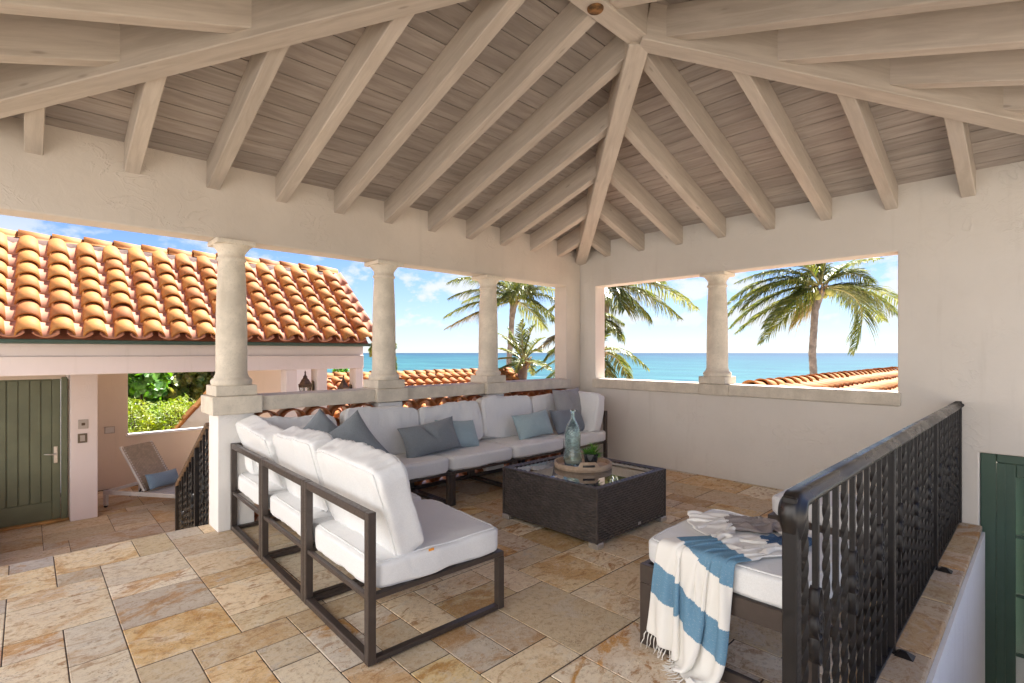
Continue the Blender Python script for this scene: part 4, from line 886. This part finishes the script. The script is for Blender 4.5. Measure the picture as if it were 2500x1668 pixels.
for y in (.045, LWd - .085): bpart(lg, 'backrest_rail', -.74, 0, y, y + .04, -.015, .02, m_lframe, .004, 1, TB)
tag(ob('woven_backrest', weave(.53, .70, .020, .030, .004), m_rattan2, lg, TB @ T(-.72, .045, .022) @ Matrix(((0, 0, 1, 0), (1, 0, 0, 0), (0, -1, 0, 0), (0, 0, 0, 1))) @ T(0, 0, 0)), kind='stuff')
bpart(lg, 'backrest_panel', -.735, -.01, .05, LWd - .05, .0, .012, m_rattan2, .002, 1, TB)
ob('strut', MB().tube([(.30, .30, HF - .10), (.48, .30, HF + .20)], .012, 6).tube([(.30, .14, HF - .10), (.30, .48, HF - .10)], .010, 6), m_dark, lg, LWm)
for q in range(44): lp('seat_slat', hx + .02 + q * .0285, hx + .038 + q * .0285, .041, LWd - .041, HF - .028, HF - .004, m_lframe, 0)
throw_pillow('blue lumbar pillow resting on the grey framed sun lounger', pillow(.56, .24, .13, 12, 18, 0, .006), m_bluef, LWm @ T(hx + .07, LWd / 2, HF + .125) @ Matrix(((0, 0, 1, 0), (1, 0, 0, 0), (0, 1, 0, 0), (0, 0, 0, 1))) @ Euler((R(-25), 0, R(-3))).to_matrix().to_4x4())
ar = thing('patio_chair', 'grey patio chair arm behind the iron stair railing', 'chair', T(2.1, 9.2, ZL)); bpart(ar, 'arm_rest', 1.95, 2.55, 8.95, 9.0, ZL + .50, ZL + .54, m_lframe, .004); bpart(ar, 'leg', 1.95, 2.0, 8.951, 8.999, ZL + .002, ZL + .499, m_lframe, .004); bpart(ar, 'back_leg', 2.5, 2.55, 8.951, 8.999, ZL + .002, ZL + .499, m_lframe, .004)
bpart(ar, 'seat', 1.96, 2.54, 9.001, 9.5, ZL + .30, ZL + .34, m_rattan2, .004)

# ------------------------------------------------------------------ low roofs toward the sea
def low_roof(label, E0, ncol, nrow, ang, x0, x1, ridge, capsn, sd, bz):
    t = thing('low_building', label, 'building', T((x0 + x1) / 2, ridge[0], bz)); a = R(ang); u_ = Vector((0, math.cos(a), math.sin(a))); n_ = Vector((0, -math.sin(a), math.cos(a))); run = nrow * .30
    ey, ez = ridge[0] - run * math.cos(a), ridge[1] - run * math.sin(a); b = MB(); by = ridge[0] + run * math.cos(a)
    b.add([(x0, ey, ez - .02), (x1, ey, ez - .02), (x1, ridge[0], ridge[1] - .02), (x0, ridge[0], ridge[1] - .02), (x0, by, ez - .02), (x1, by, ez - .02)], [(0, 1, 2, 3), (3, 2, 5, 4), (0, 3, 4), (1, 5, 2), (0, 4, 5, 1)])
    r_ = ob('roof', b, m_pan, t); ob('wall', MB().box(x0 + .2, x1 - .2, ey + .25, by - .25, bz, ez - .03), m_pink, t)
    tiled(r_, (x0 + .12, ey, ez + .005), Vector((1, 0, 0)), u_, n_, ncol, nrow, .276, .30, sd); caps(r_, (x0 + .15, ridge[0], ridge[1] + .045), capsn, .33, sd + 1, 1.12)
    m_ = MB(); rr = random.Random(sd); P = []
    for i in range(60): x = x0 + .02 + i * (x1 - x0 - .04) / 59; P.append([(x, ridge[0] - .16 + rr.uniform(-.015, .015), ridge[1] - .06), (x, ridge[0] - .10, ridge[1] + .05), (x, ridge[0] + .10, ridge[1] + .05), (x, ridge[0] + .16, ridge[1] - .06)])
    m_.grid(P, True); ob('ridge_mortar', m_, m_mortar, r_); return t
low_roof('low orange tiled roof beyond the colonnade, palms rising behind it', None, 25, 8, 27, 4.45, 11.6, (12.0, .80), 21, 31, -3.9)
low_roof('low orange tiled roof outside the sea window with bulky ridge tiles', None, 32, 6, 20, 6.45, 15.5, (2.52, .94), 27, 41, -3.9)
# white gable wall with tile coping, and a far white house, both seen past the loggia window
gw = thing('garden_wall', 'white gable wall with sloping clay coping behind the bright shrub', 'wall', T(2.6, 11.4, -1)); g_ = MB(); g_.add([(2.0, 11.3, -3.9), (4.6, 11.3, -3.9), (4.6, 11.3, 1.6), (3.4, 11.3, 1.55), (2.0, 11.3, -.08), (2.0, 11.5, -3.9), (4.6, 11.5, -3.9), (4.6, 11.5, 1.6), (3.4, 11.5, 1.55), (2.0, 11.5, -.08)], [(0, 1, 2, 3, 4), (9, 8, 7, 6, 5), (0, 4, 9, 5), (4, 3, 8, 9), (3, 2, 7, 8), (1, 6, 7, 2)]); ob('wall_face', g_, m_pier, gw)
cd = (Vector((3.4, 0, 1.55)) - Vector((2.0, 0, -.08))).normalized()
for q in range(7): p = Vector((2.0, 11.4, -.08)) + cd * (.15 + q * .29); beam(gw, 'coping_tile', p - cd * .16 + Vector((0, 0, .01 + .012 * (q % 2))), p + cd * .16 + Vector((0, 0, .01 + .012 * (q % 2))), .30, .05, m_tile, .015)
fh = thing('far_house', 'pale far house glimpsed between the sea grape trees', 'building', T(4, 27, -3.9)); ob('wall', MB().box(-4, 11, 26, 32, -3.9, 4.5), m_far, fh); bpart(fh, 'ledge', -4.1, 11.1, 25.7, 25.99, .35, .55, m_far, .02); bpart(fh, 'lower_block', 2.5, 9, 23.5, 25.69, -3.9, -.6, m_far, .02)
for q in range(4): bpart(fh, 'window', -2.5 + q * 3.1, -1.2 + q * 3.1, 25.93, 25.995, 1.0, 2.6, m_pane, .01)

# ------------------------------------------------------------------ planting
def ray_at(u, v, s):
    a = R(YAW); F = Vector((math.cos(a), math.sin(a), 0)); Rr = Vector((math.sin(a), -math.cos(a), 0)); return EYE + (F + Rr * ((u - 1250) / 1246) + Vector((0, 0, 1)) * ((861 - v) / 1246)) * s
def frond_mesh(p0, pc, p1, Lf, seed, n=62, wind=Vector((-.25, .25, 0)), droop=.75):
    rr = random.Random(seed); b = MB(); rb = MB(); c = lambda t: p0 * (1 - t) ** 2 + pc * 2 * t * (1 - t) + p1 * t * t
    pts = [c(i / 14) for i in range(15)]; rb.tube(pts, [.028 * (1 - i / 15) + .004 for i in range(15)], 5)
    for i in range(n):
        t = .10 + .90 * i / (n - 1); p = c(t); tg = (c(min(1, t + .02)) - c(t - .02)).normalized(); sv = tg.cross(Vector((0, 0, 1))); sv = sv.normalized() if sv.length > .05 else Vector((1, 0, 0)); upv = sv.cross(tg).normalized()
        l = Lf * (math.sin(math.pi * min(1, .12 + t * .86)) ** .6) * (1.05 - .35 * t)
        for sg in (-1, 1):
            ll = l * rr.uniform(.72, 1.1); d = (sv * sg * .62 + tg * rr.uniform(.45, .8) + upv * .22 + wind * rr.uniform(.3, 1.0)).normalized(); dn = Vector((0, 0, -1)) * droop * rr.uniform(.6, 1.25)
            q = [p, p + d * ll * .38 + dn * ll * .06, p + d * ll * .70 + dn * ll * .26, p + d * ll * .86 + dn * ll * .52]; w_ = tg * .5 + Vector((rr.uniform(-.4, .4), rr.uniform(-.4, .4), rr.uniform(-.2, .2))); w_ = (w_ - d * w_.dot(d)).normalized(); ws = (.008, .015, .011, .002)
            vv = []
            for k2 in range(4): vv += [q[k2] - w_ * ws[k2], q[k2] + w_ * ws[k2]]
            b.add(vv, [(0, 1, 3, 2), (2, 3, 5, 4), (4, 5, 7, 6)])
    return b.mesh('frond'), rb.mesh('rib')
def palm(label, hub, trunk, fronds, seed, r0=.10, r1=.14, Lf=.75, coco=0, dry=(), group='coconut palms between the terrace and the sea', n=96, droop=1.05, wind=Vector((-.25, .25, 0))):
    hub = Vector(hub); t = thing('palm_tree', label, 'palm tree', Matrix.Translation(trunk[-1]), group); tp = [hub - Vector((0, 0, .05))] + [Vector(p) for p in trunk]; pts = []
    for a, b in zip(tp[:-1], tp[1:]):
        m = max(2, int((a - b).length / .12)); pts += [a.lerp(b, i / m) for i in range(m)]
    pts.append(tp[-1]); N = len(pts); ob('trunk', MB().tube(pts, [(r0 + (r1 - r0) * (i / N) + (.05 * max(0, 1 - i / 6))) * (1 + (.07 if i % 2 else 0)) for i in range(N)], 12), m_trunk, t)
    for i, (pc, p1) in enumerate(fronds):
        me, rb = frond_mesh(hub + (Vector(pc) - hub).normalized() * .12, Vector(pc), Vector(p1), Lf, seed * 50 + i, n, wind, droop); f = ob('frond', me, m_palmd if i in dry else m_palm, t); ob('frond_rib', rb, m_rach, f)
    rr = random.Random(seed)
    for i in range(coco):
        c = MB(); o = hub + Vector((rr.uniform(-.32, .32), rr.uniform(-.32, .32), rr.uniform(-.42, -.12))); c.lathe([(.001, -.12), (.06, -.10), (.10, -.03), (.10, .04), (.06, .11), (.001, .13)], 10); ob('coconut', c, m_coco, t, Matrix.Translation(o) @ Euler((rr.uniform(-.4, .4), rr.uniform(-.4, .4), 0)).to_matrix().to_4x4())
    sh = MB()
    for i in range(14):
        a = i * .9; o = hub + Vector((math.cos(a) * .10, math.sin(a) * .10, -.30 + .02 * i)); sh.tube([o, o + Vector((math.cos(a) * .16, math.sin(a) * .16, .22))], [.05, .012], 4)
    ob('leaf_bases', sh, plain('palm_fibre', (.30, .20, .10), .9), t); return t
rd = random.Random(77)
def fr_px(lst, s, sd):
    r2 = random.Random(sd); out = []
    for (cu, cv, tu, tv) in lst:
        dz = r2.uniform(-1.0, 1.0) * s * .05; out.append((ray_at(cu, cv, s + dz * .6), ray_at(tu, tv, s + dz)))
    return out
S = 17.0
palm('tall coconut palm with hanging nuts standing beyond the low roof outside the sea window', ray_at(2003, 703, S), [ray_at(1990, 758, S), ray_at(1986, 817, S), ray_at(1983, 863, S), ray_at(1987, 925, S), ray_at(1992, 1150, S)],
     fr_px([(1890, 640, 1776, 745), (1880, 655, 1780, 770), (1900, 665, 1815, 755), (1900, 690, 1785, 800), (1925, 715, 1800, 812), (1955, 730, 1858, 838), (1960, 700, 1868, 800), (1985, 745, 1940, 792), (1930, 630, 1800, 690), (1960, 600, 1850, 640), (1990, 580, 1930, 590), (2020, 585, 2060, 600), (2050, 640, 2150, 632), (2060, 640, 2130, 690), (2040, 670, 2105, 660), (2110, 690, 2192, 765), (2110, 680, 2215, 745), (2090, 700, 2155, 782), (2150, 705, 2083, 862), (2060, 690, 2110, 735), (1970, 680, 1925, 760), (1950, 660, 1840, 715), (2010, 640, 1960, 630)], S, 3), 3, .105, .125, 1.08, 9, (7,))
S = 21.0
palm('tall coconut palm behind the low tiled roof beyond the colonnade', ray_at(1255, 733, S), [ray_at(1250, 775, S), ray_at(1247, 830, S), ray_at(1243, 880, S), ray_at(1241, 1000, S), ray_at(1240, 1120, S)],
     fr_px([(1170, 660, 1095, 690), (1180, 690, 1098, 728), (1170, 725, 1086, 775), (1180, 755, 1090, 802), (1215, 720, 1185, 785), (1230, 680, 1200, 700), (1240, 650, 1180, 650), (1270, 650, 1330, 660), (1300, 690, 1400, 720), (1300, 720, 1380, 800), (1290, 720, 1350, 770), (1320, 700, 1420, 760), (1300, 680, 1370, 690), (1260, 690, 1245, 735), (1280, 670, 1290, 720), (1220, 700, 1130, 740), (1290, 745, 1330, 800)], S, 4), 4, .105, .13, 1.12, 0, (3,))
S = 16.0
palm('young low palm with upright fronds behind the low tiled roof', ray_at(1278, 885, S), [ray_at(1276, 905, S), ray_at(1275, 990, S), ray_at(1275, 1160, S)],
     fr_px([(1272, 820, 1277, 780), (1285, 820, 1308, 792), (1255, 830, 1210, 812), (1245, 850, 1200, 850), (1250, 870, 1205, 880), (1300, 850, 1320, 860), (1310, 880, 1345, 905), (1250, 890, 1212, 905), (1300, 835, 1330, 825), (1262, 840, 1240, 800), (1290, 870, 1300, 915), (1268, 870, 1262, 910)], S, 5), 5, .12, .14, .45, 0, (), n=50, droop=.35)
S = 14.0
palm('leaning coconut palm whose crown shows beside the corner pilaster', ray_at(1468, 700, S), [ray_at(1478, 735, S), ray_at(1470, 790, S), ray_at(1455, 880, S), ray_at(1430, 1150, S)],
     fr_px([(1540, 660, 1620, 690), (1590, 660, 1702, 755), (1560, 690, 1660, 775), (1530, 700, 1590, 780), (1500, 700, 1525, 755), (1440, 680, 1380, 720), (1420, 700, 1340, 760), (1470, 640, 1470, 600), (1430, 650, 1370, 640), (1510, 650, 1560, 630)], S, 6), 6, .11, .13, .95, 0, ())
palm('shorter palm with browned fronds crossing behind the corner pilaster', ray_at(1425, 800, 13.), [ray_at(1425, 830, 13.), ray_at(1420, 950, 13.), ray_at(1420, 1200, 13.)],
     fr_px([(1470, 750, 1522, 790), (1490, 760, 1520, 830), (1470, 780, 1500, 800), (1390, 800, 1318, 850), (1380, 830, 1330, 880), (1400, 760, 1350, 780), (1440, 740, 1460, 720)], 13., 7), 7, .10, .12, .6, 0, (3,))
palm('low palm with arching fronds just above the window sill', ray_at(1455, 862, 12.), [ray_at(1455, 890, 12.), ray_at(1455, 1000, 12.), ray_at(1455, 1260, 12.)],
     fr_px([(1520, 835, 1583, 900), (1510, 855, 1535, 925), (1480, 880, 1490, 940), (1400, 850, 1300, 915), (1390, 880, 1320, 940), (1400, 830, 1340, 860), (1470, 820, 1495, 800)], 12., 8), 8, .10, .12, .5, 0, (), n=56)
palm('slim spiky palm right behind the middle column', ray_at(935, 850, 12.), [ray_at(935, 900, 12.), ray_at(935, 1260, 12.)], fr_px([(955, 830, 968, 900), (960, 850, 965, 925), (950, 820, 962, 850), (920, 820, 905, 870), (930, 800, 930, 780), (955, 870, 960, 940)], 12., 9), 9, .08, .1, .25, 0, (), n=46)

def leaves(cl, n, size, seed, round_=True, flat=.5):
    """cl: list of (centre, radius) clumps"""
    r2 = np.random.default_rng(seed); w = np.array([c[1] ** 2 for c in cl]); w /= w.sum(); b = MB(); idx = r2.choice(len(cl), n, p=w)
    d = r2.normal(size=(n, 3)); d /= np.linalg.norm(d, axis=1, keepdims=True); rad = r2.uniform(.45, 1.05, n) ** .6; nrm = r2.normal(size=(n, 3)) + np.array([.2, -.5, .9]) + d * .6; sz = size * r2.uniform(.6, 1.25, n); an = r2.uniform(0, 6.28, n)
    for i in range(n):
        c, r = cl[idx[i]]; p = Vector(c) + Vector(d[i]) * r * rad[i]; z = Vector(nrm[i]).normalized(); x = z.orthogonal().normalized(); y = z.cross(x); ca, sa = math.cos(an[i]), math.sin(an[i]); x, y = x * ca + y * sa, y * ca - x * sa; s = sz[i]
        if round_: b.add([p + (x * math.cos(q) + y * math.sin(q)) * s + z * s * .18 * math.cos(2 * q) for q in (0, .9, 1.8, 2.7, 3.6, 4.5, 5.4)], [(0, 1, 2, 3, 4, 5, 6)])
        else: b.add([p - x * s, p + y * s * .28 + z * s * .1, p + x * s, p - y * s * .28 + z * s * .1], [(0, 1, 2, 3)])
    return b
def branches(base, cl, seed, r=.05):
    b = MB(); rr = random.Random(seed); base = Vector(base)
    for c, _r in cl:
        c = Vector(c); m = base.lerp(c, .5) + Vector((rr.uniform(-.2, .2), rr.uniform(-.2, .2), .1)); b.tube([base, base.lerp(m, .5) + Vector((0, 0, .1)), m, c], [r, r * .8, r * .5, r * .2], 6)
        for q in range(4): e = c + Vector((rr.uniform(-1, 1), rr.uniform(-1, 1), rr.uniform(-.6, 1))) * _r * .8; b.tube([m.lerp(c, .6), c.lerp(e, .4), e], [r * .3, r * .2, r * .08], 4)
    return b
def bush(name, label, cat, base, cl, n, size, mat, seed, round_=True, r=.05):
    t = thing(name, label, cat, Matrix.Translation(base)); ob('crown', leaves(cl, n, size, seed, round_), mat, t); ob('trunk', branches(base, cl, seed, r), m_bark, t); return t
def blob(c, R_, k, seed, rs=.4):
    rr = random.Random(seed); return [((c[0] + rr.uniform(-1, 1) * R_[0], c[1] + rr.uniform(-1, 1) * R_[1], c[2] + rr.uniform(-1, 1) * R_[2]), rs * rr.uniform(.7, 1.2)) for _ in range(k)]
bush('sea_grape_tree', 'glossy green sea grape tree beside the loggia pier', 'tree', (1.55, 13.2, -3.9), blob((1.45, 13.2, 1.05), (.60, .5, .85), 16, 1, .40), 3200, .085, m_grape2, 1)
bush('sea_grape_tree', 'olive and bronze leaved sea grape tree behind the white gable wall', 'tree', (3.1, 14.0, -3.9), blob((2.95, 14.0, .75), (.72, .5, 1.1), 20, 2, .38), 3400, .078, m_grape, 2)
bush('yellow_green_shrub', 'bright yellow-green shrub filling the loggia window', 'shrub', (1.9, 11.9, -3.9), blob((1.75, 11.95, -.05), (.80, .35, .32), 18, 3, .36), 8000, .048, m_shrub, 3, False, .04)
bush('small_tree', 'small loose tree on the shore seen through the loggia opening', 'tree', (9.2, 19.5, -3.9), blob((9.2, 19.5, .45), (.22, .2, .40), 6, 4, .26), 420, .06, m_grape2, 4)
bush('low_shrub', 'round green shrub above the low roof seen through the loggia opening', 'shrub', (6.6, 16.0, -3.9), blob((6.6, 16., .75), (.25, .2, .12), 5, 5, .2), 380, .06, m_shrub, 5, False)
